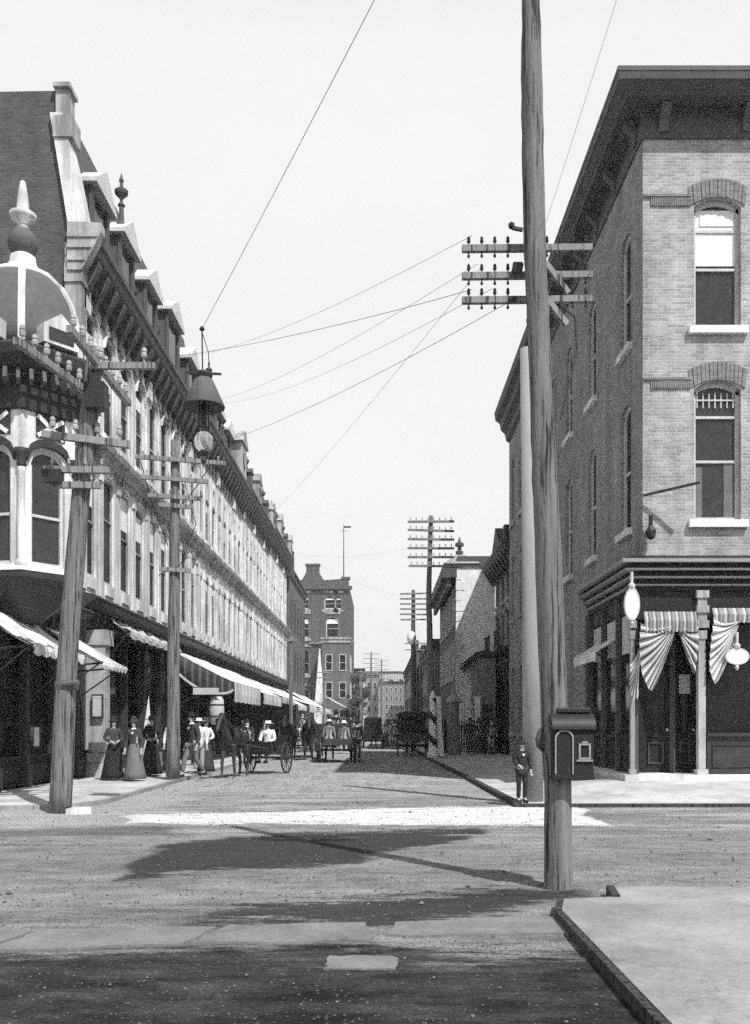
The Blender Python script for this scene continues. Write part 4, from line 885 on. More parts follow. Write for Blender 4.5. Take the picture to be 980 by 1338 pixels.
q = MB(); q.beam((bx1-1.4,140.4,31.0), (bx1-.1,140.4,31.0), .05, .06); q.beam((bx1-.9,140.4,31.6), (bx1+.2,140.4,31.6), .05, .25); q.tube([(bx1-.9,140.4,31.5), (bx1-.9,140.4,32.0)], .04, 6); q.build('weather_vane', M['iron'], fp)
ob = thing('spire', 'slender white pyramid spire rising behind the awnings before the dark block', 'spire', (-7.4, 112, 0))
q = MB(); q.lathe((-7.4,112,0), [(.9,0),(.9,4.0),(.78,4.2),(.08,10.7)], 4, PI/4); q.build('shaft', M['stone'], ob)
for a in range(1):
    q = MB(); q.lathe((-7.4,112,0), [(.98,3.8),(1.05,4.0),(.95,4.2)], 4, PI/4); q.build('ledge', M['stone_grey'], ob)
plain_block('far_building', 'brick shop with pale band and two windows a floor, foot of the dark block', -8.3, -4.4, 131, 139, 13.6, 'brick_soot_x', True, 1, 2, 3, cornice='stone_grey')
plain_block('far_building', 'low grey far building left of the street end, under the tree', -12, -3.2, 170, 200, 11.5, 'brick_mid_x', True, 1, 4, 3)
plain_block('far_building', 'distant grey building with rows of pale window frames across the end of the street', -.2, 9, 255, 275, 13.0, 'brick_mid_x', True, -1, 7, 5, frame='white', zf=.8)
plain_block('far_building', 'distant grey building at the street end, taller left neighbour of the pale windowed one', -9.5, -.6, 262, 285, 15.2, 'brick_mid_x', True, 1, 5, 4)
plain_block('far_building', 'distant wide building behind the right hand poles at the street end', 6.5, 26, 230, 250, 14.0, 'brick_mid_x', True, -1, 8, 4)
plain_block('far_building', 'farthest pale hazy block showing over the roofs at street end', -5, 20, 330, 350, 20.0, 'stone_grey', True, None, 7, 4)

# street trees far up on the left
def tree(label, x, y, h, cr, seed):
    r = random.Random(seed); t_ = thing('street_tree', label, 'tree', (x, y, 0), None)
    q = MB(); q.tube([(x,y,0),(x+.1,y,h*.35),(x-.1,y,h*.55),(x+.15,y,h*.85)], [.25,.2,.14,.05], 8)
    for k in range(7): a = r.uniform(0,2*PI); z = h*r.uniform(.4,.7); q.tube([(x,y,z),(x+math.cos(a)*cr*.7,y+math.sin(a)*cr*.7,z+h*.2)], [.09,.03], 6)
    q.build('trunk', M['pole_dark'], t_)
    q = MB(); cl = [(x+r.uniform(-1,1)*cr*.8, y+r.uniform(-1,1)*cr*.8, h*.68+r.uniform(-1,1)*h*.24, r.uniform(.35,.7)*cr*.6) for _ in range(22)]
    for cx, cy, cz, rr in cl:
        for _ in range(110):
            d = V(r.gauss(0,1), r.gauss(0,1), r.gauss(0,1)).normalized()*rr*r.uniform(.5,1.1); p = V(cx,cy,cz)+d; s = r.uniform(.1,.22)
            a = V(r.gauss(0,1), r.gauss(0,1), r.gauss(0,1)).normalized(); b = a.orthogonal().normalized()
            q.add([p-a*s, p+b*s*.6, p+a*s, p-b*s*.6], [(0,1,2,3)])
    q.build('crown', M['leaf'], t_)
tree('leafy dark street tree before the grey far building beyond the dark block', -3.6, 150, 10.2, 1.9, 4)
tree('small bushy tree low beside the banded brick shop, beyond the awnings', -3.7, 121, 6.0, 1.2, 9)
# ------------------------------------------------------------------ left awnings
def awning(label, y0, y1, zt, zo, xo, drop=.4, mat='canvas', side=None, sag=.08, xi=LX+.1, group='canvas shop awnings along the left pavement'):
    a = thing('awning', label, 'awning', (xi, (y0+y1)/2, zo), group)
    n, m = 14, 6; q = MB(); vs = []; rng = random.Random(int(y0*10))
    ph = rng.uniform(0, 6)
    for i in range(n+1):
        y = y0+(y1-y0)*i/n
        for j in range(m+1):
            s = j/m; x = xi+(xo-xi)*s; z = zt+(zo-zt)*s - sag*math.sin(s*PI)*(1+.9*math.sin(i*1.9+ph)+rng.uniform(-.5,.5)) - .05*math.sin(i*PI/2)**2*s
            vs.append((x, y, z))
    top = [(i*(m+1)+j, i*(m+1)+j+1, (i+1)*(m+1)+j+1, (i+1)*(m+1)+j) for i in range(n) for j in range(m)]
    q.add(vs, top); q.add([(x, y, z-.03) for x, y, z in vs], top); q.build('canvas', M[mat], a, True)
    v = MB(); vv = []
    for i in range(n*2+1):
        y = y0+(y1-y0)*i/(n*2); vv += [(xo+.01, y, zo), (xo+.03+.03*math.sin(i*1.7+ph), y, zo-drop*.6), (xo+.02, y, zo-drop-.06*abs(math.sin(i*PI/4)))]
    v.add(vv, [(3*i+e, 3*i+e+1, 3*i+e+4, 3*i+e+3) for i in range(n*2) for e in (0,1)]); v.add([(x+.02,y,z) for x,y,z in vv], [(3*i+e, 3*i+e+1, 3*i+e+4, 3*i+e+3) for i in range(n*2) for e in (0,1)])
    v.build('valance', M[mat], a)
    f = MB()
    for y in (y0+.1, y1-.1):
        f.tube([(xi-.05, y, zo-.15), (xo, y, zo-.02)], .025, 6); f.tube([(xi-.05, y, zo-1.0), (xo-.1, y, zo-.04)], .02, 6)
    f.tube([(xo, y0, zo-.02), (xo, y1, zo-.02)], .03, 6); f.build('frame', M['iron'], a)
    if side:
        # sagging striped end curtain facing down the street
        c = MB(); k = 26
        for i in range(k):
            c.cur = 1 if i % 3 else 0; P = []
            for ii in (i, i+1):
                s = ii/k; x = xi+(xo-xi)*s; zu = zt+(zo-zt)*s-.05; zl = zu-.25-(.55*math.sin(s*PI)**.7)-.25*(1-s)
                for e in range(5): u = e/4; P.append((x, y0-.02-.12*math.sin(u*PI)*(1-s), zu+(zl-zu)*u))
            c.add(P, [(e, e+1, e+6, e+5) for e in range(4)])
        c.build('end_curtain', [M['canvas_dark'], M['trim_dark']], a)
        h_ = MB(); P = []
        for i in range(27): s = i/26; P.append((xi+(xo-xi)*s, y0-.05, zt+(zo-zt)*s-.32-(.55*math.sin(s*PI)**.7)-.25*(1-s)))
        h_.tube(P, .05, 6); h_.build('fringe', M['canvas_grey'], a)
    return a
awning('white canvas awning half lowered over the first dark shop under the domed turret', 19.0, 22.3, 4.05, 3.25, -7.2, .18, sag=.05)
awning('short white awning with side stays, between the first pole and the stone pier', 23.1, 25.2, 4.0, 3.15, -7.0, .14, sag=.05)
awning('narrow rolled up pale awning under the shop cornice, left of the second pole', 28.2, 35.2, 4.9, 4.45, -7.7, .2, 'canvas_grey', sag=.12)
awning('large white awning with long hanging valance and striped end curtain', 36.6, 44.6, 4.6, 3.25, -5.85, .75, side=True)
awning('white awning with a plain edge, next up the street from the largest one', 45.2, 53.5, 4.55, 3.1, -5.8, .5)
awning('third white awning in the line, slightly higher with a short valance', 54.2, 62.5, 4.45, 3.2, -5.85, .35)
awning('greyish weathered awning just before the third pole', 63.2, 71.0, 4.4, 2.9, -5.7, .35, 'canvas')
awning('white awning just past the third pole', 71.8, 80.5, 4.4, 3.1, -5.6, .6)
awning('white awning at the far end of the pale row', 81.2, 90.0, 4.6, 3.0, -5.4, .5)
awning('small far white awning on the shop house beyond the pale row', 93, 104, 4.6, 3.0, -5.6, .4)
awning('far white awning near the foot of the gabled block', 119, 128, 5.2, 3.4, -3.9, .5, xi=-7.2)
awning('lower far awning on the pale fronted shop beyond the block', 142, 152, 5.0, 3.0, -2.2, .5, xi=-4.6)

# ------------------------------------------------------------------ poles
def trunk_mb(pts, rs, n=12, seed=0, wob=.012):
    r = random.Random(seed); q = MB(); P = []; Rr = []
    k = len(pts)
    for i in range(k-1):
        for j in range(4):
            f = j/4; a = Vector(pts[i]); b = Vector(pts[i+1]); P.append(a+(b-a)*f + V(r.gauss(0,wob)*.5, r.gauss(0,wob)*.5, 0)); Rr.append((rs[i]+(rs[i+1]-rs[i])*f)*(1+r.gauss(0,wob*1.5)))
    P.append(Vector(pts[-1])); Rr.append(rs[-1]); q.tube(P, Rr, n)
    return q
def crossarm(parent, c, d, L, n_ins, sec=.1, mat='arm', ins=True, isz=1.0, under=False):
    """c centre, d direction, with glass insulators as sub-parts"""
    d = Vector(d).normalized(); c = Vector(c); q = MB(); q.beam(c-d*L/2, c+d*L/2, sec*.85, sec); o = q.build('crossarm', M[mat], parent)
    for k in range(n_ins):
        s = (k+.5)/n_ins-.5
        if abs(s) < .06: continue
        p = c+d*L*s+V(0,0,sec/2); i = MB(); i.lathe(p, [(.012*isz,-.01),(.012*isz,.05*isz),(.03*isz,.055*isz),(.035*isz,.09*isz),(.022*isz,.105*isz),(.03*isz,.12*isz),(.024*isz,.15*isz),(.005,.165*isz)], 8)
        if under: i.tube([p-V(0,0,sec), p-V(0,0,sec+.05*isz)], .012*isz, 6); i.lathe(p-V(0,0,sec+.1*isz), [(.02*isz,0),(.028*isz,.03*isz),(.014*isz,.06*isz)], 8)
        if ins: i.build('insulator', M['insul'] if isz > .7 else M['iron'], o)
    return o
# the near pole, crooked and cracked
pc = [(-40,693.5,22),(14,694,24),(100,695,28),(200,696,29),(300,698,29),(400,702,29),(500,707,30),(600,711,32),(700,714.5,34),(800,719,35),(900,722.5,35),(1000,727,35),(1100,729.5,36),(1164,730,38)]
s = 1200/8.9; pts = [((cx-497)/s, 8.9, 1.6+(945-y)/s) for y, cx, wd in pc]; rs = [wd/2/s for y, cx, wd in pc]
pts = pts[::-1]; rs = rs[::-1]; pts = [(pts[0][0]+.005, 8.9, -.2)] + pts; rs = [rs[0]*1.04] + rs
NP = thing('utility_pole', 'tall weathered crooked wooden pole on the near corner holding the letter box', 'utility pole', (1.73, 8.9, 0))
q = trunk_mb(pts, rs, 20, 5, .006)
vr = random.Random(8)
q.build('trunk', M['pole'], NP, True)
for z, dx in ((6.30, .0), (6.03, .0), (5.79, 0.0)): crossarm(NP, (1.455, 9.09, z), (1, .05, .035), 1.3, 10, .062, 'arm', True, .55, True)
q = MB(); q.beam((1.62, 9.02, 6.12), (1.86, 9.1, 5.86), .04, .055); q.beam((1.62, 9.02, 5.78), (1.85, 9.12, 5.56), .04, .06); q.build('brace', M['arm'], NP)
q = MB(); q.beam((1.38,8.95,6.04), (1.30,8.99,6.06), .05, .09); q.beam((1.38,8.9,6.38), (1.28,8.9,6.40), .03, .03); q.lathe((1.27,8.9,6.39), [(.012,0),(.03,.02),(.03,.05),(.005,.07)], 8); q.build('bracket', M['iron'], NP)
q = MB(); q.tube([(1.79,9.1,5.74), (1.93,9.1,5.62), (1.95,9.1,5.3), (1.78,9.05,4.6)], .012, 6); q.build('loose_wire', M['iron'], NP)
# timber stub and knots at its foot
q = MB(); q.lathe((1.565,8.86,1.45), [(.01,-.12),(.05,-.08),(.06,0),(.04,.08),(.01,.12)], 8, 0, 1.2, .7); q.build('knot', M['pole_dark'], NP)
PP = thing('utility_pole', 'smooth straight pale grey pole at the street corner, behind the crooked near one', 'utility pole', (3.02, 18.15, 0))
q = MB(); q.tube([(3.02,18.15,0), (2.98,18.15,3), (2.89,18.15,9.0)], [.205,.18,.13], 20); q.build('trunk', M['pole_grey'], PP, True)
# left corner pole
L1 = thing('utility_pole', 'leaning wooden pole at the left corner with clustered crossarms before the oriel window', 'utility pole', (-5.73, 16.4, 0))
q = trunk_mb([(-5.73,16.4,-.1), (-5.62,16.4,2.2), (-5.45,16.4,4.5), (-5.22,16.4,7.0), (-5.08,16.4,8.3)], [.2,.185,.17,.155,.14], 14, 3); q.build('trunk', M['pole'], L1, True)
crossarm(L1, (-5.0, 16.5, 7.95), (.02, 1, -.02), 3.3, 8, .12, 'arm', True, 1.7)
crossarm(L1, (-5.62, 16.3, 7.78), (.18, 1, -.0), 3.0, 8, .12, 'arm', True, 1.7)
crossarm(L1, (-4.55, 16.2, 7.9), (1, 0, 0), 1.15, 3, .11, 'arm', True, 1.7)
crossarm(L1, (-5.2, 16.25, 6.62), (1, .35, -.03), 1.5, 4, .12, 'arm', True, 1.7)
crossarm(L1, (-5.35, 16.2, 6.07), (1, .05, 0), 1.15, 4, .11, 'arm', True, .9); crossarm(L1, (-5.4, 16.2, 5.8), (1, .05, 0), .9, 3, .11, 'arm', True, .8)
q = MB(); q.box(-5.92,-5.6,16.05,16.25,5.82,6.05); q.build('junction_box', M['iron'], L1); q = MB(); q.box(-5.2,-4.85,16.1,16.4,7.15,7.6); q.build('junction_box', M['iron'], L1)
q = MB(); q.tube([(-5.6,16.2,2.3),(-5.32,16.2,2.32)], .05, 8); q.lathe((-5.6,16.4,2.2), [(.2,0),(.21,.08),(.2,.16)], 14); q.build('iron_band', M['zinc'], L1)
q = MB(); q.prism([(-5.5,16.05,0), (-5.1,16.2,0), (-5.2,16.5,0), (-5.5,16.5,0)], (0,0,.1)); st = q.build('kerb_stone', M['stone']); tag(st, 'pale broken stone lying at the foot of the left corner pole', 'stone')
# second left pole
L2 = thing('utility_pole', 'wooden pole in the left pavement beside the strollers, arms stacked in pairs near its top', 'utility pole', (-5.65, 25, .1))
q = trunk_mb([(-5.65,25,0), (-5.63,25,4), (-5.58,25,9.3)], [.2,.165,.12], 12, 4); q.build('trunk', M['pole'], L2, True)
for z, L, dx in ((8.72,2.4,.15), (8.2,1.8,-.02), (7.72,1.4,-.02), (7.48,.9,.0), (5.75,.85,0)): crossarm(L2, (-5.55+dx, 24.84, z), (1, .1, -.05), L, 6 if L > 1 else 3, .11, 'arm', True, .8)
q = MB(); q.tube([(-6.5,24.9,8.7),(-6.2,24.9,7.6),(-5.75,24.88,6.4)], .014, 5); q.tube([(-4.6,24.9,8.6),(-5.0,24.9,8.0),(-5.45,24.88,7.4)], .014, 5); q.tube([(-5.3,24.9,8.1),(-5.0,24.9,7.0),(-5.4,24.85,5.9),(-6.0,24.85,5.6)], .012, 5); q.build('loose_wire', M['iron'], L2)
def telegraph(label, x, y, h, arms, r=.15, mat='pole', step=.38, L=2.0, ni=0, top=.25, bend=0, group='telegraph poles further up the street', rng=None):
    p = thing('telegraph_pole', label, 'utility pole', (x, y, 0), group); rr = random.Random(int(y*7))
    q = trunk_mb([(x,y,-.05), (x+bend*.6,y,h*.4), (x+bend,y,h*.7), (x+bend*.4,y,h)], [r, r*.85, r*.72, r*.55], 10, int(y)); q.build('trunk', M[mat], p, True)
    for k in range(arms):
        z = h-top-k*step; crossarm(p, (x+bend*.5, y-.14, z), (1, rr.uniform(-.06,.06), rr.uniform(-.02,.02)), L*(1 if k < arms-1 else .95), ni, .1, 'arm', ni > 0, .9)
    return p
telegraph('thin pole at left kerb standing up among the white awnings', -5.55, 57, 7.0, 1, .14, L=.9)
telegraph('short pole with two small arms at left kerb before the white spire', -5.3, 86, 6.6, 2, .16, L=1.3, step=.5)
telegraph('tall pole with six long arms behind the striped barber pole', 2.42, 42.5, 11.2, 6, .17, L=2.15, ni=8, bend=-.18, step=.41, top=.3)
T2 = telegraph('darker pole with six arms and a white lamp globe, second up the right kerb', 2.1, 58.6, 10.1, 6, .2, 'pole_dark', L=1.7, step=.33)
q = MB(); q.ball((1.98,58.3,7.0), .3, 10, 1, 1, 1.5); q.build('lamp_globe', M['white_flat'], T2)
telegraph('bare dark pole with two arms reaching right, third up the right kerb', 2.9, 72, 8.1, 2, .2, 'pole_dark', L=2.0, step=.5)
telegraph('slim dark pole fourth up the right kerb, one low arm', 3.2, 80, 7.0, 1, .16, 'pole_dark', L=1.0)
telegraph('stout short pole fifth up the right kerb', 3.9, 88, 7.4, 1, .22, 'pole_dark', L=1.0)
telegraph('hazy tall pole with six arms in the middle of the street end', -1.5, 150, 13.3, 6, .2, L=2.6, step=.75, top=.4)
telegraph('hazy pole with many arms just right of the tallest distant one', .2, 165, 13.2, 6, .2, L=2.6, step=.8, top=.4)
telegraph('short distant pole under the street tree on the left', -2.7, 128, 9.0, 1, .18, L=1.2)

# hanging arc lamp on its span wire
AL = thing('arc_lamp', 'arc lamp with conical metal shade and glass globe hanging on a span wire', 'street lamp', (-3.0, 15.6, 6.2))
lx, ly = -3.0, 15.6
q = MB(); q.lathe((lx,ly,0), [(.12,7.52),(.13,7.5),(.13,7.44),(.16,7.42),(.36,6.98),(.35,6.96),(.15,7.4),(.1,7.42)], 28); q.build('shade', M['zinc'], AL, True)
q = MB(); q.lathe((lx,ly,7.47), [(.14,0),(.15,.05),(.13,.09),(.03,.1)], 20); q.build('cap', M['iron'], AL)
q = MB(); 
for a in range(4): q.tube([(lx+.07*math.cos(a*PI/2),ly+.07*math.sin(a*PI/2),7.4), (lx+.09*math.cos(a*PI/2),ly+.09*math.sin(a*PI/2),6.4)], .012, 6)
q.tube([(lx,ly,7.0),(lx,ly,6.55)], .05, 10); q.build('carbon_rods', M['iron'], AL)
gm, gt, gb_ = base_mat('lamp_glass', .12, .5); gb_.inputs['Base Color'].default_value = (.75,.75,.75,1); gb_.inputs['Transmission Weight'].default_value = .75; gb_.inputs['IOR'].default_value = 1.1
q = MB(); q.ball((lx,ly,6.38), .165, 14, 1, 1, 1.1); q.build('globe', gm, AL, True)
q = MB(); q.lathe((lx,ly,6.02), [(.03,0),(.05,.03),(.03,.12),(.07,.16),(.06,.22)], 12); q.build('base', M['iron'], AL)
q = MB(); q.beam((lx-.3,ly,7.56), (lx+.3,ly,7.53), .03, .035); q.tube([(lx-.02,ly,7.55),(lx-.03,ly,8.3)], .012, 6); q.tube([(lx+.1,ly,7.55),(lx+.08,ly,7.9),(lx-.03,ly,8.25)], .008, 5); q.lathe((lx-.03,ly,8.26), [(.02,0),(.05,.03),(.02,.08)], 8); q.build('hanger', M['iron'], AL)

# things hung and stood among the left shopfronts
dl = thing('hanging_sign', 'pale drum shaped hanging sign with dark bands under the largest awning', 'sign', (-6.45, 36.2, 2.0))
q = MB(); q.lathe((-6.45,36.2,1.55), [(.2,0),(.28,.15),(.3,.55),(.28,.95),(.2,1.1)], 18); q.build('drum', M['canvas_grey'], dl, True)
for z in (1.85, 2.3): q = MB(); q.lathe((-6.45,36.2,z), [(.29,0),(.305,.0),(.305,.05),(.29,.05)], 18); q.build('band', M['iron'], dl)
q = MB(); q.tube([(-6.45,36.2,2.65),(-6.45,36.2,3.4)], .015, 6); q.build('hanger', M['iron'], dl)
dl = thing('sign_board', 'long pale board hung crosswise above the drum shaped sign', 'sign', (-6.8, 35.8, 3.0))
q = MB(); q.box(-7.3,-6.3,35.8,35.84,2.72,2.98); q.build('board', M['canvas_grey'], dl); q = MB(); q.box(-7.34,-6.26,35.84,35.88,2.68,2.72); q.box(-7.34,-6.26,35.84,35.88,2.98,3.02); q.build('frame', M['trim_dark'], dl)
nt_ = thing('window_notice', 'small pale notice card in the dark shop window under the turret', 'notice', (-8.33, 22.2, 1.3))
q = MB(); q.box(-8.34,-8.32,22.1,22.4,1.05,1.5); q.build('card', M['canvas_grey'], nt_); q = MB(); q.box(-8.345,-8.34,22.06,22.44,1.01,1.54); q.build('backing', M['trim_dark'], nt_)
for k_, (y_, lb_) in enumerate(((31.6, 'open crate of goods standing by the shop wall behind the second pole'), (38.6, 'open crate of goods in shadow under the largest awning'), (46.0, 'open crate in shadow under the second white awning'))):
    cr = thing('crate', lb_, 'crate', (-7.9, y_, .07), 'crates set out along the left shopfronts'); q = MB(); x_ = -7.9
    q.box(x_-.3,x_+.3,y_-.4,y_+.4,.08,.12); q.box(x_-.3,x_-.27,y_-.4,y_+.4,.12,.6); q.box(x_+.27,x_+.3,y_-.4,y_+.4,.12,.6); q.box(x_-.27,x_+.27,y_-.4,y_-.37,.12,.6); q.box(x_-.27,x_+.27,y_+.37,y_+.4,.12,.6); q.build('box', M['wood'], cr)
    q = MB(); r_ = random.Random(k_)
    for _ in range(24): q.ball((x_+r_.uniform(-.2,.2), y_+r_.uniform(-.3,.3), .55+r_.uniform(0,.1)), .07, 6)
    q.build('goods', M['straw'], cr, True)
# ------------------------------------------------------------------ wires
def wire(label, p, q_, sag=.3, r=.007, n=24):
    r *= .45
    P = Vector(p); Q = Vector(q_); pts = [P+(Q-P)*(k/n)-V(0,0,4*sag*(k/n)*(1-k/n)) for k in range(n+1)]
    m = MB(); m.tube(pts, r, 5); o = m.build('overhead_wire', M['iron']); tag(o, label, 'wire', 'overhead wires across the street')
wire('span wire rising to upper right from the hanging arc lamp', (lx-.03,ly,8.3), (1.6, 6.2, 9.7), .06, .009)
wire('wire from topmost near crossarm across to the pale row roofs', (.9, 9.0, 6.38), (-8.0, 30, 13.6), .5, .005)
wire('faint wire just under the one to the roofs, from the middle crossarm', (.95, 9.0, 6.1), (-8.0, 36, 14.2), .5, .005)
wire('dark wire from middle near crossarm to the left corner pole', (.9, 9.0, 5.85), (-4.6, 16.2, 7.97), .12, .007)
wire('dark wire from the lowest near crossarm to the second left pole', (1.3, 9.0, 5.75), (-5.9, 25, 8.9), .3, .007)
wire('wire from the near pole into the middle of the left row cornice', (1.1, 9.0, 5.86), (-7.9, 38, 15.1), .6, .005)
wire('wire down the street from the near pole to the left shop row', (1.0, 9.05, 6.1), (-8.0, 52, 12.0), .4, .005)
wire('wire crossing low over the carts, from left row end to right poles', (-7.8, 80, 17.0), (2.0, 58.6, 9.6), .6, .009)
wire('second wire from left row end sagging toward the right poles', (-7.8, 78, 16.2), (2.6, 42.5, 10.0), .6, .008)
wire('thin wire rising steeply beside the near pole toward the upper right sky', (1.62, 9.0, 6.5), (1.95, 7.0, 7.6), .02, .004)
wire('wire from the near pole right side to the brick shop corner', (1.95, 9.1, 5.5), (8.0, 20.95, 11.6), .5, .006)
wire('wire between left corner pole and second left pole', (-5.1, 16.4, 7.98), (-5.5, 25, 8.8), .15, .008)
wire('lower wire between the two left poles', (-5.2, 16.3, 6.7), (-5.4, 25, 8.3), .2, .007)
wire('wire leaving the left corner pole toward the left edge past the turret', (-5.1, 16.4, 7.95), (-9.5, 14.0, 6.9), .1, .008)
wire('stay wire slanting from the short awning down to the second pole', (-7.0, 23.1, 3.1), (-5.75, 25, 2.2), .02, .009)
wire('slack rope line along the shopfronts behind the first pole', (-8.35, 20, 2.45), (-5.75, 25, 2.1), .05, .01)

# ------------------------------------------------------------------ letter box and barber pole
LB = thing('letter_box', 'iron letter box with rounded hood and small framed plate, fixed to the near pole', 'letter box', (2.0, 8.8, 1.05))
s = 1200/8.75
def lbx(px): return (px-497)/s
def lbz(py): return 1.6+(945-py)/s
x0, x1, y0, y1, z0, z1 = lbx(721), lbx(773), 8.66, 9.0, lbz(1015), lbz(952)
q = MB(); q.box(x0, x1, y0, y1, z0, z1); q.box(x0-.012, x1+.012, y0-.012, y1, z0-.025, z0+.015)
q.build('box', M['cloth_black'], LB, bev=.006)
q = MB(); prof = [(x0-.02,z1),(x0-.02,z1+.05),(x0+.03,z1+.085),(x0+.1,z1+.10),(x1-.05,z1+.10),(x1+.02,z1+.05),(x1+.02,z1)]
# barrel hood running across the box, front edge lower
cv = []
n = 10; hood = [(y0-.03, z1-.01)] + [(y0+.17-.20*math.cos(a), z1+.15*math.sin(a)) for a in [PI*k/n*.5 for k in range(n+1)]] + [(y1, z1+.15), (y1, z1-.01)]
q = MB(); q.prism([V(x0-.018, yy, zz) for yy, zz in hood], (x1-x0+.036,0,0)); q.build('hood', M['iron'], LB, bev=.004)
q = MB(); q.box(x0+.05, x1-.01, y0+.08, y1, z1+.152, z1+.20); q.build('hood_ridge', M['iron'], LB, bev=.01)
cx = x0+.10; q = MB(); P = [(cx-.075, z0+.03), (cx-.075, z1-.10)] + [(cx-.075*math.cos(a), z1-.10+.075*math.sin(a)) for a in [PI*k/10 for k in range(11)]] + [(cx+.075, z0+.03)]
Q = [(cx+(x-cx)*1.18, z if z < z0+.1 else z+(.014 if z > z1-.11 else 0)) for x, z in P]
m = len(P); q.add([V(x,y0-.012,z) for x,z in P]+[V(x,y0-.012,z) for x,z in Q], [(k,k+1,m+k+1,m+k) for k in range(m-1)]); q.add([V(x,y0-.002,z) for x,z in Q]+[V(x,y0-.012,z) for x,z in Q], [(k,k+1,m+k+1,m+k) for k in range(m-1)]); q.build('arched_rim', M['lead_dull'], LB)
q = MB(); a0, a1, b0, b1 = x0+.235, x1-.03, z0+.17, z0+.32; t_ = .018
q.box(a0,a1,y0-.014,y0-.002,b0,b0+t_); q.box(a0,a1,y0-.014,y0-.002,b1-t_,b1); q.box(a0,a0+t_,y0-.014,y0-.002,b0+t_,b1-t_); q.box(a1-t_,a1,y0-.014,y0-.002,b0+t_,b1-t_); q.box(a0+.03,a1-.03,y0-.016,y0-.002,b1,b1+.02); q.box(a0-.02,a1+.02,y0-.02,y0-.002,b0-.02,b0-.002); q.build('plate_frame', M['lead_dull'], LB)
q = MB(); q.box(x0+.2, x0+.206, y0-.006, y0-.001, z0, z1); q.build('seam', M['iron'], LB)
q = MB(); q.box(1.70, x0+.1, 8.95, 9.02, z0+.1, z0+.16); q.build('bracket', M['iron'], LB); q = MB(); q.box(1.7, x0+.1, 8.95, 9.02, z1-.15, z1-.09); q.build('bracket', M['iron'], LB)
BP = thing('barber_pole', 'tapered white post with dark spiral stripe at the right kerb, barber sign', 'barber pole', (2.3, 40.3, .1))
q = MB(); nn, hh = 24, 30
for i in range(hh):
    for k in range(nn):
        q.cur = 1 if ((k/nn*1.0 + i/hh*2.4) % 1.0) < .36 else 0
        def pt(i, k): r = .19-.06*i/hh; a = 2*PI*k/nn; return (2.3+r*math.cos(a), 40.3+r*math.sin(a), .35+2.35*i/hh)
        q.quad(pt(i,k), pt(i,k+1), pt(i+1,k+1), pt(i+1,k))
q.build('striped_shaft', [M['white'], M['trim_shop']], BP, True)
q = MB(); q.lathe((2.3,40.3,.05), [(.24,0),(.24,.2),(.2,.3)], 16); q.build('foot', M['white'], BP, True); q = MB(); q.lathe((2.3,40.3,2.7), [(.15,0),(.16,.05),(.1,.12),(.12,.2),(.02,.32)], 16); q.build('cap', M['white'], BP)
sg = thing('notice_board', 'narrow white board leaning beside the barber pole', 'board', (2.62, 40.9, .1))
q = MB(); q.prism([(2.55,40.8,.15),(2.82,40.85,.15),(2.68,41.05,2.8),(2.5,41.0,2.8)], (0,.05,0)); q.build('board', M['white'], sg); q = MB(); q.beam((2.63,41.0,.1),(2.6,41.4,2.6),.06,.06); q.build('prop', M['wood'], sg)
# ------------------------------------------------------------------ figures
def skin(name, nodes, edges, mat, parent=None, sub=1):
    """grow one continuous tapering surface over a joint skeleton; nodes: key -> (x,y,z,r[,r2]); first key is the root"""
    keys = list(nodes); me = bpy.data.meshes.new(name); me.from_pydata([nodes[k][:3] for k in keys], [(keys.index(a), keys.index(b)) for a, b in edges], [])
    o = bpy.data.objects.new(name, me); C.objects.link(o)
    o.modifiers.new('skin', 'SKIN'); ss = o.modifiers.new('sub', 'SUBSURF'); ss.levels = sub; ss.render_levels = sub
    for i, k in enumerate(keys):
        n = nodes[k]; sv = me.skin_vertices[0].data[i]; sv.radius = (n[3], n[4] if len(n) > 4 else n[3]); sv.use_root = (i == 0)
    dg = bpy.context.evaluated_depsgraph_get(); nm = bpy.data.meshes.new_from_object(o.evaluated_get(dg))
    bpy.data.objects.remove(o); bpy.data.meshes.remove(me)
    nm.name = name; nm.materials.clear(); nm.materials.append(M[mat]); nm.polygons.foreach_set('use_smooth', [True]*len(nm.polygons))
    o = bpy.data.objects.new(name, nm); C.objects.link(o)
    if parent: o.parent = parent; OFF[o.name] = V(0,0,0)
    return o
def lerp(a, b, t): return tuple(a[i]+(b[i]-a[i])*t for i in range(3))
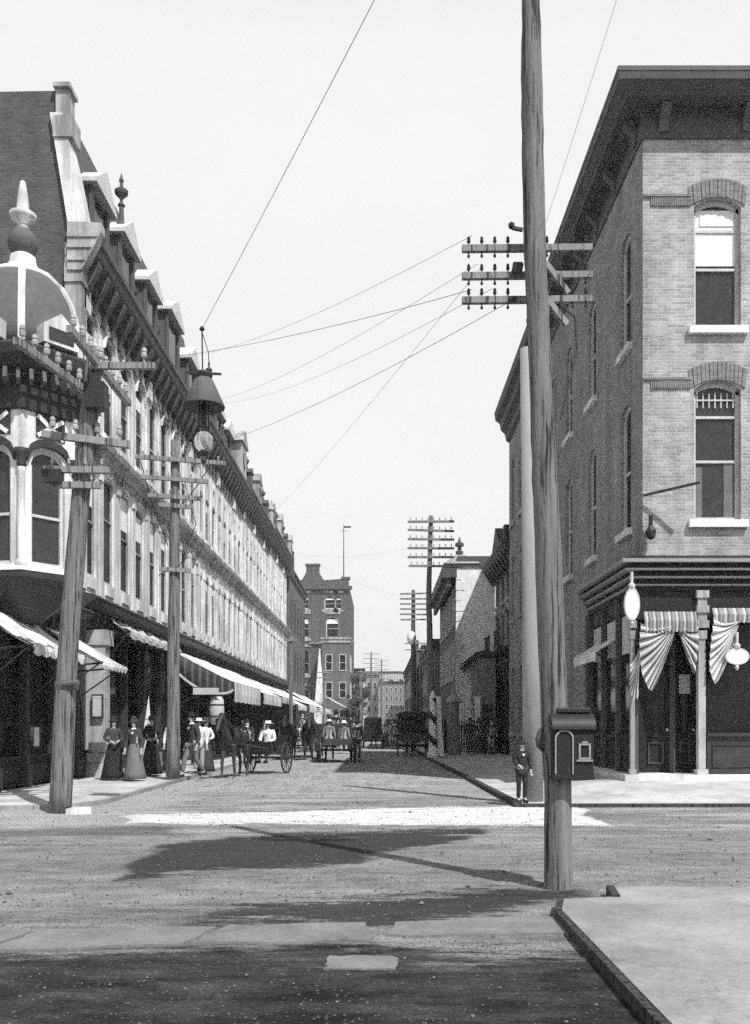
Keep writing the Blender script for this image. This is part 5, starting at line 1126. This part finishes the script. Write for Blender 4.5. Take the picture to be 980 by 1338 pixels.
def person(label, loc, rotz=0.0, h=1.75, woman=False, top='cloth_dark', bottom='cloth_dark', hat='bowler', hatmat='cloth_black', arms=None, legs=None, seated=False, collar=True, lod=1, lean=0.0, group=None, apron=None):
    root = thing('person', label, 'person', (0,0,0), group); k = h/1.75
    A_ = arms or {-1: ((-.24,.02,1.14), (-.25,-.06,.90)), 1: ((.24,.02,1.14), (.25,-.06,.90))}
    G_ = legs or {-1: ((-.10,-.01,.50), (-.10,.02,.09)), 1: ((.10,-.01,.50), (.10,.02,.09))}
    if seated: G_ = {s: ((s*.12,-.42,.92), (s*.12,-.48,.50)) for s in (-1,1)}
    sw = .155 if woman else .18
    n = {'pelvis': (0,0,.95,.13,.10), 'waist': (0,0,1.12,.11,.09), 'chest': (0,lean*.25,1.33,.15,.11), 'nb': (0,lean*.35,1.48,.07), 'neck': (0,lean*.4-.01,1.53,.05), 'chin': (0,lean*.5-.035,1.585,.062,.07), 'mid': (0,lean*.5-.015,1.65,.078,.092), 'crown': (0,lean*.5,1.715,.06,.07), 'nose': (0,lean*.5-.125,1.635,.012)}
    e = [('pelvis','waist'),('waist','chest'),('chest','nb'),('nb','neck'),('neck','chin'),('chin','mid'),('mid','crown'),('mid','nose')]
    for s in (-1, 1):
        el, wr = A_[s]; d = (Vector(wr)-Vector(el)).normalized(); side = d.cross(V(0,1,0)); side = side.normalized() if side.length > .1 else V(1,0,0)
        n.update({f'sh{s}': (s*sw,lean*.3,1.43,.06), f'el{s}': (*el,.045), f'wr{s}': (*wr,.03)}); e += [('chest',f'sh{s}'),(f'sh{s}',f'el{s}'),(f'el{s}',f'wr{s}')]
        pm = Vector(wr)+d*.06; n[f'pm{s}'] = (*pm,.034,.02); e.append((f'wr{s}',f'pm{s}'))
        if lod:
            for f in range(4):
                b = pm + side*((f-1.5)*.021) + d*.035; t1 = b + d*(.035+.006*(1-abs(f-1.3))) + V(0,-.006,0); t2 = t1 + d*.03 + V(0,-.016,0)
                n[f'f{s}{f}a'] = (*b,.0095); n[f'f{s}{f}b'] = (*t1,.0088); n[f'f{s}{f}c'] = (*t2,.007); e += [(f'pm{s}',f'f{s}{f}a'),(f'f{s}{f}a',f'f{s}{f}b'),(f'f{s}{f}b',f'f{s}{f}c')]
            b = Vector(wr)+d*.03+side*-s*.035+V(0,-.015,0); n[f't{s}a'] = (*b,.011); n[f't{s}b'] = (*(b+d*.045+V(0,-.015,0)),.009); e += [(f'wr{s}',f't{s}a'),(f't{s}a',f't{s}b')]
        kn, an = G_[s]
        n.update({f'hp{s}': (s*.09,0,.90,.095), f'kn{s}': (*kn,.06), f'an{s}': (*an,.042), f'to{s}': (an[0]+s*.015,an[1]-.16,an[2]-.055,.036)}); e += [('pelvis',f'hp{s}'),(f'hp{s}',f'kn{s}'),(f'kn{s}',f'an{s}'),(f'an{s}',f'to{s}')]
    def sc_(nn): return {q: tuple(v*k for v in w_) for q, w_ in nn.items()}
    skin('body', sc_(n), e, 'skin', root, 1 if lod else 0)
    # coat or bodice
    g = .02
    c = {'waist': (0,0,1.10,.125+(0 if woman else .02),.105), 'chest': (0,lean*.25,1.33,.165,.13), 'nb': (0,lean*.35,1.47,.09)}
    ce = [('waist','chest'),('chest','nb')]
    if not woman: c['hem'] = (0,.0,.86,.16,.125); ce.append(('waist','hem'))
    else: c['hem'] = (0,0,1.0,.13,.11); ce.append(('waist','hem'))
    for s in (-1, 1):
        el, wr = A_[s]; c.update({f'sh{s}': (s*sw,lean*.3,1.435,.085 if not woman else .095), f'el{s}': (*el,.062), f'wr{s}': (*lerp(el,wr,.93),.045)}); ce += [('chest',f'sh{s}'),(f'sh{s}',f'el{s}'),(f'el{s}',f'wr{s}')]
    skin('bodice' if woman else 'jacket', sc_(c), ce, top, root, 1)
    if woman:
        q = MB(); vs = []; N = 28; prof = [(.125,1.06),(.16,.98),(.20,.80),(.25,.5),(.30,.2),(.33,.03)]
        for i, (r, z) in enumerate(prof):
            for j in range(N): a = 2*PI*j/N; rr = r*(1+.07*(i/5)*math.sin(j*PI*.8)+.03*math.sin(3*a)); vs.append((rr*math.cos(a)*k, (rr*math.sin(a)*.95+.05*(i/5))*k, z*k))
        q.add(vs, [(i*N+j,i*N+(j+1)%N,(i+1)*N+(j+1)%N,(i+1)*N+j) for i in range(5) for j in range(N)]+[tuple(range(5*N,6*N))]); q.build('skirt', M[bottom], root, True)
    else:
        b = {'pv': (0,0,.93,.145,.115)}; be = []
        for s in (-1, 1):
            kn, an = G_[s]; b.update({f'hp{s}': (s*.09,0,.88,.105), f'kn{s}': (*kn,.076), f'an{s}': (*lerp(kn,an,.93),.064)}); be += [('pv',f'hp{s}'),(f'hp{s}',f'kn{s}'),(f'kn{s}',f'an{s}')]
        skin('trousers', sc_(b), be, bottom, root, 1)
        for s in (-1, 1):
            an = G_[s][1]; q = MB(); cx, cy, cz = an[0], an[1], an[2]-.09
            q.prism([V(cx-.045,cy+.05,cz),V(cx-.05,cy-.14,cz),V(cx-.02,cy-.21,cz),V(cx+.02,cy-.21,cz),V(cx+.05,cy-.14,cz),V(cx+.045,cy+.05,cz)], (0,0,.075)); q.v = [(x*k,y*k,z*k) for x,y,z in q.v]; q.build('shoe', M['leather'], root)
    hy = lean*.5; q = MB(); q.ball((0,hy+.015,1.69), .098, 10, .95, 1.05, .8); q.v = [(x*k,y*k,z*k) for x,y,z in q.v]; q.build('hair', M['hair'], root, True)
    if lod:
        q = MB()
        for s in (-1,1): q.ball((s*.03,hy-.098,1.655), .011, 6); q.box(s*.03-.018,s*.03+.018,hy-.106,hy-.09,1.672,1.678)
        q.box(-.022,.022,hy-.108,hy-.09,1.60,1.606); q.v = [(x*k,y*k,z*k) for x,y,z in q.v]; q.build('face', M['hair'], root)
        q = MB()
        for s in (-1,1): q.ball((s*.082,hy,1.64), .025, 6, .4, .7, 1.2); 
        q.v = [(x*k,y*k,z*k) for x,y,z in q.v]; q.build('ears', M['skin'], root, True)
    if collar:
        q = MB(); q.lathe((0,lean*.38-.005,1.475), [(.085,0),(.062,.05),(.056,.05),(.05,.0)], 14); q.prism([V(-.05,lean*.3-.13,1.40),V(.05,lean*.3-.13,1.40),V(.0,lean*.3-.14,1.33)], (0,.02,0)) ; q.v = [(x*k,y*k,z*k) for x,y,z in q.v]; q.build('collar', M['cloth_white'], root)
    q = MB()
    if hat == 'bowler': q.lathe((0,hy,1.70), [(.14,0),(.15,.012),(.105,.02),(.1,.08),(.075,.12),(.03,.135),(.001,.137)], 16)
    elif hat == 'straw': q.lathe((0,hy,1.70), [(.19,0),(.195,.01),(.1,.015),(.095,.085),(.08,.095),(.001,.097)], 18)
    elif hat == 'brim': q.lathe((0,hy,1.69), [(.20,.0),(.205,.012),(.11,.03),(.1,.09),(.06,.13),(.001,.14)], 18)
    elif hat == 'bonnet': q.lathe((0,hy,1.68), [(.13,0),(.15,.02),(.11,.04),(.1,.1),(.05,.16),(.001,.17)], 14); q.ball((.05,hy-.05,1.82), .05, 6); q.ball((-.04,hy+.04,1.84), .045, 6)
    elif hat == 'cap': q.lathe((0,hy,1.69), [(.1,0),(.12,.03),(.12,.06),(.05,.09),(.001,.09)], 14); q.prism([V(-.07,hy-.09,1.695),V(.07,hy-.09,1.695),V(.04,hy-.16,1.685),V(-.04,hy-.16,1.685)], (0,0,.012))
    q.v = [(x*k,y*k,z*k) for x,y,z in q.v]; q.build('hat', M[hatmat], root, True)
    if apron: q = MB(); q.box(-.11*k,.11*k,-.22*k,-.20*k,.5*k,1.02*k); q.build('apron', M[apron], root)
    root.location = loc; root.rotation_euler = (0,0,rotz); return root
HI = {-1: ((-.26,.0,1.18), (-.10,-.20,1.10)), 1: ((.26,.0,1.18), (.10,-.22,1.12))}     # forearms folded in front
person('boy in dark suit, round hat and broad white collar at the right kerb corner', (2.74, 17.78, .065), .25, 1.18, top='cloth_black', bottom='cloth_black', hat='brim', hatmat='cloth_black', arms={-1: ((-.25,.0,1.16), (-.16,-.2,1.06)), 1: ((.25,.03,1.15), (.27,-.02,.92))})
person('woman in long dark dress with puffed sleeves, leftmost of the group by the stone pier', (-7.15, 24.6, .1), .5, 1.60, True, 'cloth_dark', 'cloth_black', 'bonnet', 'cloth_black', arms=HI, collar=False)
person('woman in dark jacket and long grey streaked skirt, middle of the strolling group', (-6.52, 24.3, .1), -.1, 1.58, True, 'cloth_dark', 'cloth_mid', 'bonnet', 'cloth_dark', collar=True)
person('woman in black dress and hat with arms folded, right of the strolling group', (-6.62, 26.6, .1), .3, 1.66, True, 'cloth_black', 'cloth_black', 'brim', 'cloth_dark', arms=HI, collar=False)
person('child in white blouse between the strolling women, half hidden', (-6.75, 26.9, .1), 0, 1.45, True, 'cloth_white', 'cloth_mid', 'straw', 'cloth_white')
person('person in pale blouse standing back by the shop door behind the second pole', (-6.5, 28.6, .1), .2, 1.6, True, 'cloth_white', 'cloth_dark', 'bonnet', 'cloth_dark')
person('man in dark suit and bowler striding just beside the second pole', (-5.22, 25.6, .1), -.7, 1.74, top='cloth_dark', bottom='cloth_mid', legs={-1: ((-.10,-.22,.52), (-.10,-.30,.10)), 1: ((.10,.02,.50), (.10,.32,.14))}, lean=-.1)
person('man in white shirt and pale trousers behind the striding man', (-5.45, 27.6, .1), .2, 1.62, top='cloth_white', bottom='straw', hat='straw', hatmat='cloth_white')
person('woman in white blouse and dark skirt near the kerb by the brown horse', (-5.38, 28.3, .1), .35, 1.58, True, 'cloth_white', 'cloth_dark', 'bonnet', 'cloth_dark', arms=HI)
far = 'people walking far up the street'
for i, (x, y, r, wm, tp, bt, ht, lb) in enumerate([
    (4.6, 47.2, .3, False, 'cloth_black', 'cloth_black', 'bowler', 'man in black standing before the low shop by the fence'),
    (3.0, 46.0, 1.2, False, 'cloth_black', 'cloth_dark', 'bowler', 'dark suited man on the right pavement near the gate pier'),
    (2.9, 52.0, 2.8, True, 'cloth_dark', 'cloth_black', 'brim', 'woman in dark walking away on right pavement beyond the pier'),
    (5.5, 45.4, .2, False, 'cloth_dark', 'cloth_dark', 'cap', 'man with a flat cap at the fence end by the ornate building'),
    (.35, 63, 3.0, True, 'cloth_white', 'cloth_mid', 'straw', 'woman in white blouse crossing far up the middle of the street'),
    (.9, 66, .3, False, 'cloth_white', 'cloth_dark', 'straw', 'man in shirtsleeves crossing beyond the covered wagon'),
    (-.95, 38.0, 2.9, False, 'cloth_black', 'cloth_black', 'bowler', 'man in black standing right beside the dray wagon'),
    (-5.3, 36.5, .4, False, 'cloth_black', 'cloth_dark', 'bowler', 'man in dark coat under the largest awning'),
    (-6.6, 33.5, .2, True, 'cloth_dark', 'cloth_dark', 'brim', 'woman in dark by the shop windows behind the white bloused woman'),
    (-4.9, 46.5, .2, True, 'cloth_dark', 'cloth_mid', 'bonnet', 'woman in grey skirt at left kerb behind the carriage horses'),
    (-2.2, 75, .2, False, 'cloth_dark', 'cloth_dark', 'bowler', 'man in dark far up the street left of the covered carriage'),
    (-4.6, 50.5, 2.9, False, 'cloth_black', 'cloth_black', 'bowler', 'man in black walking away at left kerb past the delivery wagon'),
    (-6.3, 42.0, .1, False, 'cloth_dark', 'cloth_black', 'cap', 'man with a flat cap in shadow under the second white awning'),
    (-6.0, 47.5, .1, True, 'cloth_black', 'cloth_black', 'brim', 'woman in black in shadow between the second and third awnings'),
    (-1.4, 62.0, .1, False, 'cloth_black', 'cloth_black', 'bowler', 'man in black just left of the hooded carriage'),
    (.9, 57.0, .1, False, 'cloth_dark', 'cloth_black', 'bowler', 'man in dark suit between the hooded carriage and the canopied one'),
    (1.5, 72, .1, True, 'cloth_white', 'cloth_white', 'straw', 'far woman all in white behind the canopied carriage'),
    (-.2, 84, .1, False, 'cloth_mid', 'cloth_dark', 'straw', 'tiny far man in grey with a straw hat in mid street'),
    (3.3, 56, .1, False, 'cloth_black', 'cloth_black', 'bowler', 'man in black on the right pavement under the long pale building'),
    (4.9, 46.0, .1, True, 'cloth_black', 'cloth_dark', 'brim', 'woman in black in front of the low shop window by the fence'),
    (-3.6, 70, 2.8, True, 'cloth_white', 'cloth_dark', 'straw', 'far woman in pale blouse by the left awnings')]):
    person(lb, (x, y, .1 if x < -5.4 or x > 2 else 0), r, 1.7 if not wm else 1.6, wm, tp, bt, ht, 'cloth_white' if ht == 'straw' else 'cloth_black', lod=0, group=far)

# ------------------------------------------------------------------ horses
def horse(label, loc, rotz, mat='horse_brown', step=0.0, drop=0.0, group=None):
    r = thing('horse', label, 'horse', (0,0,0), group)
    n = {'pel': (0,.72,1.24,.25,.27), 'back': (0,.28,1.2,.25,.28), 'ch': (0,-.28,1.2,.25,.29), 'nb': (0,-.58,1.38,.16,.22), 'nm': (0,-.82,1.62-drop*.3,.1,.15), 'pl': (0,-.98,1.84-drop,.08,.1), 'fa': (0,-1.14,1.70-drop,.075,.1), 'mz': (0,-1.32,1.46-drop,.055,.065), 'tl1': (0,1.0,1.28,.05), 'tl2': (0,1.14,1.0,.06), 'tl3': (0,1.12,.55,.035)}
    e = [('pel','back'),('back','ch'),('ch','nb'),('nb','nm'),('nm','pl'),('pl','fa'),('fa','mz'),('pel','tl1'),('tl1','tl2'),('tl2','tl3')]
    for s in (-1, 1):
        a = step*s
        n.update({f'ea{s}': (s*.06,-.95,1.99-drop,.018), f'fs{s}': (s*.15,-.42,1.0,.11,.13), f'fe{s}': (s*.15,-.40+a*.3,.80,.08), f'fk{s}': (s*.15,-.45+a,.46+abs(a)*.15,.05), f'ff{s}': (s*.15,-.42+a*1.4+max(0,-a)*.0,.15+abs(a)*.1,.036), f'fh{s}': (s*.15,-.47+a*1.5,.045,.05),
                  f'hs{s}': (s*.17,.70,1.08,.16,.19), f'ht{s}': (s*.17,.54-a*.5,.84,.12), f'hk{s}': (s*.155,.92-a,.54,.055), f'hf{s}': (s*.155,.86-a*1.3,.16,.038), f'hh{s}': (s*.155,.80-a*1.3,.045,.052)})
        e += [('pl',f'ea{s}'),('ch',f'fs{s}'),(f'fs{s}',f'fe{s}'),(f'fe{s}',f'fk{s}'),(f'fk{s}',f'ff{s}'),(f'ff{s}',f'fh{s}'),('pel',f'hs{s}'),(f'hs{s}',f'ht{s}'),(f'ht{s}',f'hk{s}'),(f'hk{s}',f'hf{s}'),(f'hf{s}',f'hh{s}')]
    skin('body', n, e, mat, r, 2)
    q = MB(); P = [(-.56,1.66),(-.74,1.84-drop*.2),(-.95,2.0-drop),(-1.06,1.93-drop),(-.98,1.8-drop),(-.78,1.6-drop*.2),(-.6,1.5)]; q.prism([V(-.035,y,z) for y, z in P], (.07,0,0)); q.build('mane', M['hair'], r)
    q = MB()
    def loop(c, rx, rz, tilt, th):
        pts = []
        for kk in range(19): a = 2*PI*kk/18; pts.append(V(c[0]+rx*math.sin(a), c[1]+rz*math.cos(a)*math.sin(tilt), c[2]+rz*math.cos(a)*math.cos(tilt)))
        q.tube(pts, th, 6, False)
    loop((0,-.6,1.33), .23, .36, -.45, .05); loop((0,-.1,1.2), .295, .32, 0, .025); loop((0,.5,1.2), .29, .31, 0, .02); loop((0,-1.12,1.7-drop), .1, .12, .9, .014); loop((0,-1.22,1.58-drop), .085, .1, .9, .014)
    for s in (-1, 1):
        q.tube([(s*.26,-.55,1.2),(s*.3,.1,1.08),(s*.3,.9,1.05),(s*.3,1.4,.95)], .02, 6); q.tube([(s*.1,-1.12,1.66-drop),(s*.2,-.6,1.55),(s*.22,.2,1.45),(s*.15,1.6,1.3)], .012, 5)
        q.box(s*.105-.01,s*.105+.01,-1.14,-1.0,1.72-drop,1.84-drop)
    q.build('harness', M['leather'], r)
    q = MB()
    for s in (-1,1): q.ball((s*.085,-1.06,1.76-drop), .022, 6)
    q.build('eyes', M['leather'], r)
    r.location = loc; r.rotation_euler = (0,0,rotz); return r
horse('brown harnessed horse drawing the small open cart, nearest at left kerb', (-4.3, 26.9, 0), -.2, 'horse_brown', .08, .1)
horse('pale muzzled dark horse of the standing pair, on the kerb side', (-4.0, 40.0, 0), -.05, 'horse_black', .05, .05)
horse('dark brown horse of the standing pair, on the street side', (-3.15, 40.2, 0), .1, 'horse_brown', -.06, .12)
horse('black horse in front of the dray wagon, seen from behind', (-2.25, 40.6, 0), PI+.05, 'horse_black', .08, 0)
horse('horse ahead of the covered carriage, almost hidden', (-.45, 61.6, 0), PI, 'horse_brown', .08, 0)
horse('horse ahead of the canopied wagon by the right kerb', (1.55, 48.6, 0), PI, 'horse_black', .06, .2)

# ------------------------------------------------------------------ carts
def put(root, loc, rotz): root.location = loc; root.rotation_euler = (0,0,rotz); return root
def wheels(r, spec):
    for x, y, rad in spec:
        q = MB(); q.wheel((x,y,rad), rad, 'x', .05, 12, 'rim'); w_ = q.build('wheel', M['wagon'], r)
        q = MB(); q.wheel((x,y,rad), rad, 'x', .05, 12, 'spokes'); q.build('spokes', M['wagon'], w_)
def axles(r, ys, wd):
    q = MB()
    for y, z in ys: q.tube([(-wd,y,z),(wd,y,z)], .035, 8)
    q.build('axle', M['iron'], r)
b = thing('cart', 'small open two wheeled cart with tall spoked wheels behind the brown horse', 'cart')
wheels(b, [(-.62,.1,.5),(.62,.1,.5)]); axles(b, [(.1,.5)], .62)
q = MB(); q.box(-.5,.5,-.75,.6,.62,.68); q.box(-.5,-.46,-.4,.6,.68,.9); q.box(.46,.5,-.4,.6,.68,.9); q.box(-.46,.46,.56,.6,.68,.95); q.prism([V(-.48,-.75,.65),V(-.48,-.95,1.02),V(-.48,-.92,1.02),V(-.48,-.7,.65)], (.96,0,0)); q.build('body', M['wagon'], b)
q = MB(); q.box(-.45,.45,0,.45,.78,.86); q.beam((0,.5,.84),(0,.58,1.2),.9,.05,(0,1,0)); q.build('seat', M['leather'], b)
for s in (-1,1): q = MB(); q.tube([(s*.4,.0,.66),(s*.4,-.9,.8),(s*.33,-2.9,1.0)], .025, 6); q.build('shaft', M['wagon'], b)
put(b, (-3.62, 29.4, 0), -.25)
person('driver in white shirt and pale straw hat seated in the small open cart', (-3.60, 29.45, -.06), -.25, 1.7, top='cloth_white', bottom='cloth_mid', hat='straw', hatmat='cloth_white', seated=True, arms={-1: ((-.26,-.08,1.16), (-.12,-.32,1.12)), 1: ((.26,-.08,1.16), (.12,-.32,1.12))})
def wagon(label, loc, rotz, L=2.9, wd=1.15, sides=.25, dark='wagon', seat=True):
    b = thing('wagon', label, 'wagon'); h = .78
    wheels(b, [(-wd/2-.14,L*.3,.52),(wd/2+.14,L*.3,.52),(-wd/2-.14,-L*.3,.45),(wd/2+.14,-L*.3,.45)]); axles(b, [(L*.3,.52),(-L*.3,.45)], wd/2+.14)
    q = MB(); q.box(-wd/2,wd/2,-L/2,L/2,h,h+.07); q.box(-.08,.08,-L/2,L/2,h-.2,h-.02); q.build('bed', M['wood'], b)
    q = MB(); q.box(-wd/2-.03,-wd/2,-L/2,L/2,h,h+sides); q.box(wd/2,wd/2+.03,-L/2,L/2,h,h+sides); q.box(-wd/2,wd/2,L/2,L/2+.03,h-.06,h+sides*.8); q.build('sides', M[dark], b)
    if seat: q = MB(); q.box(-wd/2,wd/2,-L/2+.2,-L/2+.6,h+.42,h+.5); q.box(-wd/2+.1,-wd/2+.16,-L/2+.3,-L/2+.5,h+.07,h+.42); q.box(wd/2-.16,wd/2-.1,-L/2+.3,-L/2+.5,h+.07,h+.42); q.box(-wd/2,wd/2,-L/2+.6,-L/2+.64,h+.5,h+.8); q.build('seat', M[dark], b)
    for s in (-1,1): q = MB(); q.tube([(s*.38,-L/2,h-.1),(s*.33,-L/2-2.3,1.0)], .03, 6); q.build('shaft', M[dark], b)
    return put(b, loc, rotz)
wagon('open dray wagon with two seated men, seen from behind in mid street', (-1.85, 38.2, 0), PI+.12)
SEAT = dict(seated=True, lod=0)
person('stout man in grey coat and light hat sitting on the dray tail, back to camera', (-2.1, 37.6, .06), PI, 1.66, top='cloth_mid', bottom='cloth_dark', hat='straw', hatmat='cloth_white', **SEAT)
person('man in pale coat and white hat sitting on the right side of the dray', (-1.5, 37.8, .06), PI-.2, 1.6, top='cloth_mid', bottom='cloth_dark', hat='brim', hatmat='cloth_white', **SEAT)
person('driver in black on the high front seat of the dray', (-1.9, 39.3, .42), PI, 1.7, top='cloth_black', bottom='cloth_black', hat='bowler', **SEAT)
def barrel(loc, label):
    b = thing('barrel', label, 'barrel', loc); q = MB(); q.lathe(loc, [(.2,0),(.25,.2),(.27,.38),(.25,.56),(.2,.76),(.17,.76),(.17,.73),(.001,.73)], 16); q.build('staves', M['wood'], b, True)
    for z, r in ((.14,.243),(.62,.243)): q = MB(); q.lathe((loc[0],loc[1],loc[2]+z), [(r,0),(r+.012,.0),(r+.012,.06),(r,.06)], 16); q.build('hoop', M['iron'], b)
barrel((-6.0, 31.0, .1), 'wooden barrel standing on the left pavement under the striped curtain')
wagon('standing delivery wagon behind the pair of horses at left kerb', (-3.55, 43.6, 0), 0, 3.0, 1.2, .5)
person('driver in dark coat on the delivery wagon behind the horse pair', (-3.6, 42.5, .42), 0, 1.7, top='cloth_dark', bottom='cloth_black', hat='bowler', **SEAT)
def covered(label, loc, rotz, kind):
    b = thing('carriage', label, 'carriage')
    if kind == 'box':
        wheels(b, [(-.62,.7,.55),(.62,.7,.55),(-.58,-.9,.45),(.58,-.9,.45)]); axles(b, [(.7,.55),(-.9,.45)], .6)
        q = MB(); q.prism([V(-.52,.95,.6),V(.52,.95,.6),V(.56,.95,1.0),V(.56,.95,1.85),V(.45,.95,1.98),V(-.45,.95,1.98),V(-.56,.95,1.85),V(-.56,.95,1.0)], (0,-1.5,0)); q.build('hood', M['leather'], b)
        q = MB(); q.box(-.2,.2,.951,.965,1.35,1.65); q.build('rear_window', M['glass'], b)
        q = MB(); q.box(-.5,.5,-1.3,-.5,.6,.95); q.box(-.5,.5,-1.35,-1.3,.6,1.2); q.build('body', M['wagon'], b)
        for s in (-1,1): q = MB(); q.tube([(s*.4,-1.3,.7),(s*.33,-3.6,1.0)], .025, 6); q.build('shaft', M['wagon'], b)
    else:
        wheels(b, [(-.74,.8,.55),(.74,.8,.55),(-.7,-1.0,.45),(.7,-1.0,.45)]); axles(b, [(.8,.55),(-1.0,.45)], .74)
        q = MB(); q.box(-.65,.65,-1.5,1.3,.72,.8); q.box(-.66,-.62,-1.2,1.3,.8,1.2); q.box(.62,.66,-1.2,1.3,.8,1.2); q.box(-.62,.62,1.26,1.3,.8,1.15); q.build('body', M['wagon'], b)
        q = MB(); q.box(-.6,.6,.5,.9,1.1,1.18); q.box(-.6,.6,.9,.95,1.18,1.5); q.box(-.6,.6,-.6,-.2,1.1,1.18); q.box(-.6,.6,-.2,-.15,1.18,1.5); q.build('seats', M['leather'], b)
        for x in (-.66,.66):
            for y in (-1.2,.05,1.25): q = MB(); q.tube([(x,y,.8),(x,y,2.06)], .022, 6); q.build('canopy_post', M['iron'], b)
        q = MB(); P = [V(x,1.45,2.06+.14*(1-(x/.8)**2)) for x in [(-.8+.16*i) for i in range(11)]]; q.prism(P+[V(.8,1.45,2.0),V(-.8,1.45,2.0)], (0,-2.9,0)); q.build('canopy', M['leather'], b)
        q = MB()
        for i in range(22): x = -.78+i*.0743; q.quad((x,1.44,2.02),(x+.055,1.44,2.02),(x+.055,1.44,1.84),(x,1.44,1.84))
        q.add([(-.62,1.27,1.2),(.62,1.27,1.2),(.62,1.27,1.95),(-.62,1.27,1.95)], [(0,1,2,3)]); q.build('rear_curtain', M['cloth_black'], b)
        for s in (-1,1): q = MB(); q.tube([(s*.4,-1.5,.75),(s*.33,-3.9,1.0)], .025, 6); q.build('shaft', M['wagon'], b)
    return put(b, loc, rotz)
covered('dark hooded carriage driving away in the middle of the street', (-.47, 58.6, 0), PI, 'box')
wagon('dark delivery wagon waiting at left kerb beyond the delivery wagon with horses', (-3.7, 54.5, 0), .05, 2.8, 1.15, .6)
horse('dark horse standing before the farther delivery wagon at left kerb', (-3.75, 51.2, 0), .1, 'horse_brown', .05, .15)
covered('small far hooded carriage up the left kerb, near the far awnings', (-2.9, 74, 0), 0, 'box')
covered('tiny far hooded carriage at the right kerb beyond the canopied one', (1.1, 86, 0), PI, 'box')
covered('wide carriage with flat fringed canopy standing by the right kerb', (1.58, 45.2, 0), PI, 'surrey')
# wares by the shop doors
bk = thing('shop_display', 'pale banner hung beside the shop door behind the strollers', 'banner', (-7.6, 30.5, 1))
q = MB(); q.prism([V(-7.9,30.2,.6),V(-7.5,30.2,.6),V(-7.62,30.2,2.5)], (0,.04,0)); q.build('banner', M['canvas'], bk)
q = MB(); q.tube([(-7.7,30.25,.1),(-7.62,30.25,2.6)], .025, 6); q.build('stand', M['iron'], bk)
tb = thing('wall_notice', 'dark notice box fixed on the stone pier by the women', 'sign', (-8.2, 26.9, 1.9)); q = MB(); q.box(-8.45,-8.12,26.86,26.94,1.75,2.45); q.build('board', M['trim_dark'], tb); q = MB(); q.box(-8.41,-8.16,26.84,26.86,1.8,2.4); q.build('paper', M['canvas_grey'], tb)
rb = thing('stone_block', 'rough pale stone blocks stacked at the foot of the corner pier', 'stone', (-8.2, 26.6, .07))
for z0, z1, e in ((.05,.45,.12),(.45,.75,.06),(.75,1.05,.0)): q = MB(); q.box(-8.4-e,-7.9+e*.5,26.4-e,26.84,z0,z1); q.build('block', M['stone_grey'], rb, bev=.03)

# ------------------------------------------------------------------ summer haze
if HAZE > 0:
    q = MB(); q.box(-1700, 1700, -400, 2700, -1.2, 34.5); hz = q.build('haze', plain('haze_shell', .8)); hz['kind'] = 'stuff'
    hm = bpy.data.materials.new('haze'); hm.use_nodes = True; nt = hm.node_tree; nt.nodes.clear(); out = nt.nodes.new('ShaderNodeOutputMaterial'); pv = nt.nodes.new('ShaderNodeVolumePrincipled')
    pv.inputs['Color'].default_value = (.9,.9,.9,1); pv.inputs['Density'].default_value = HAZE; pv.inputs['Anisotropy'].default_value = .3; nt.links.new(pv.outputs[0], out.inputs['Volume'])
    hz.data.materials.clear(); hz.data.materials.append(hm)
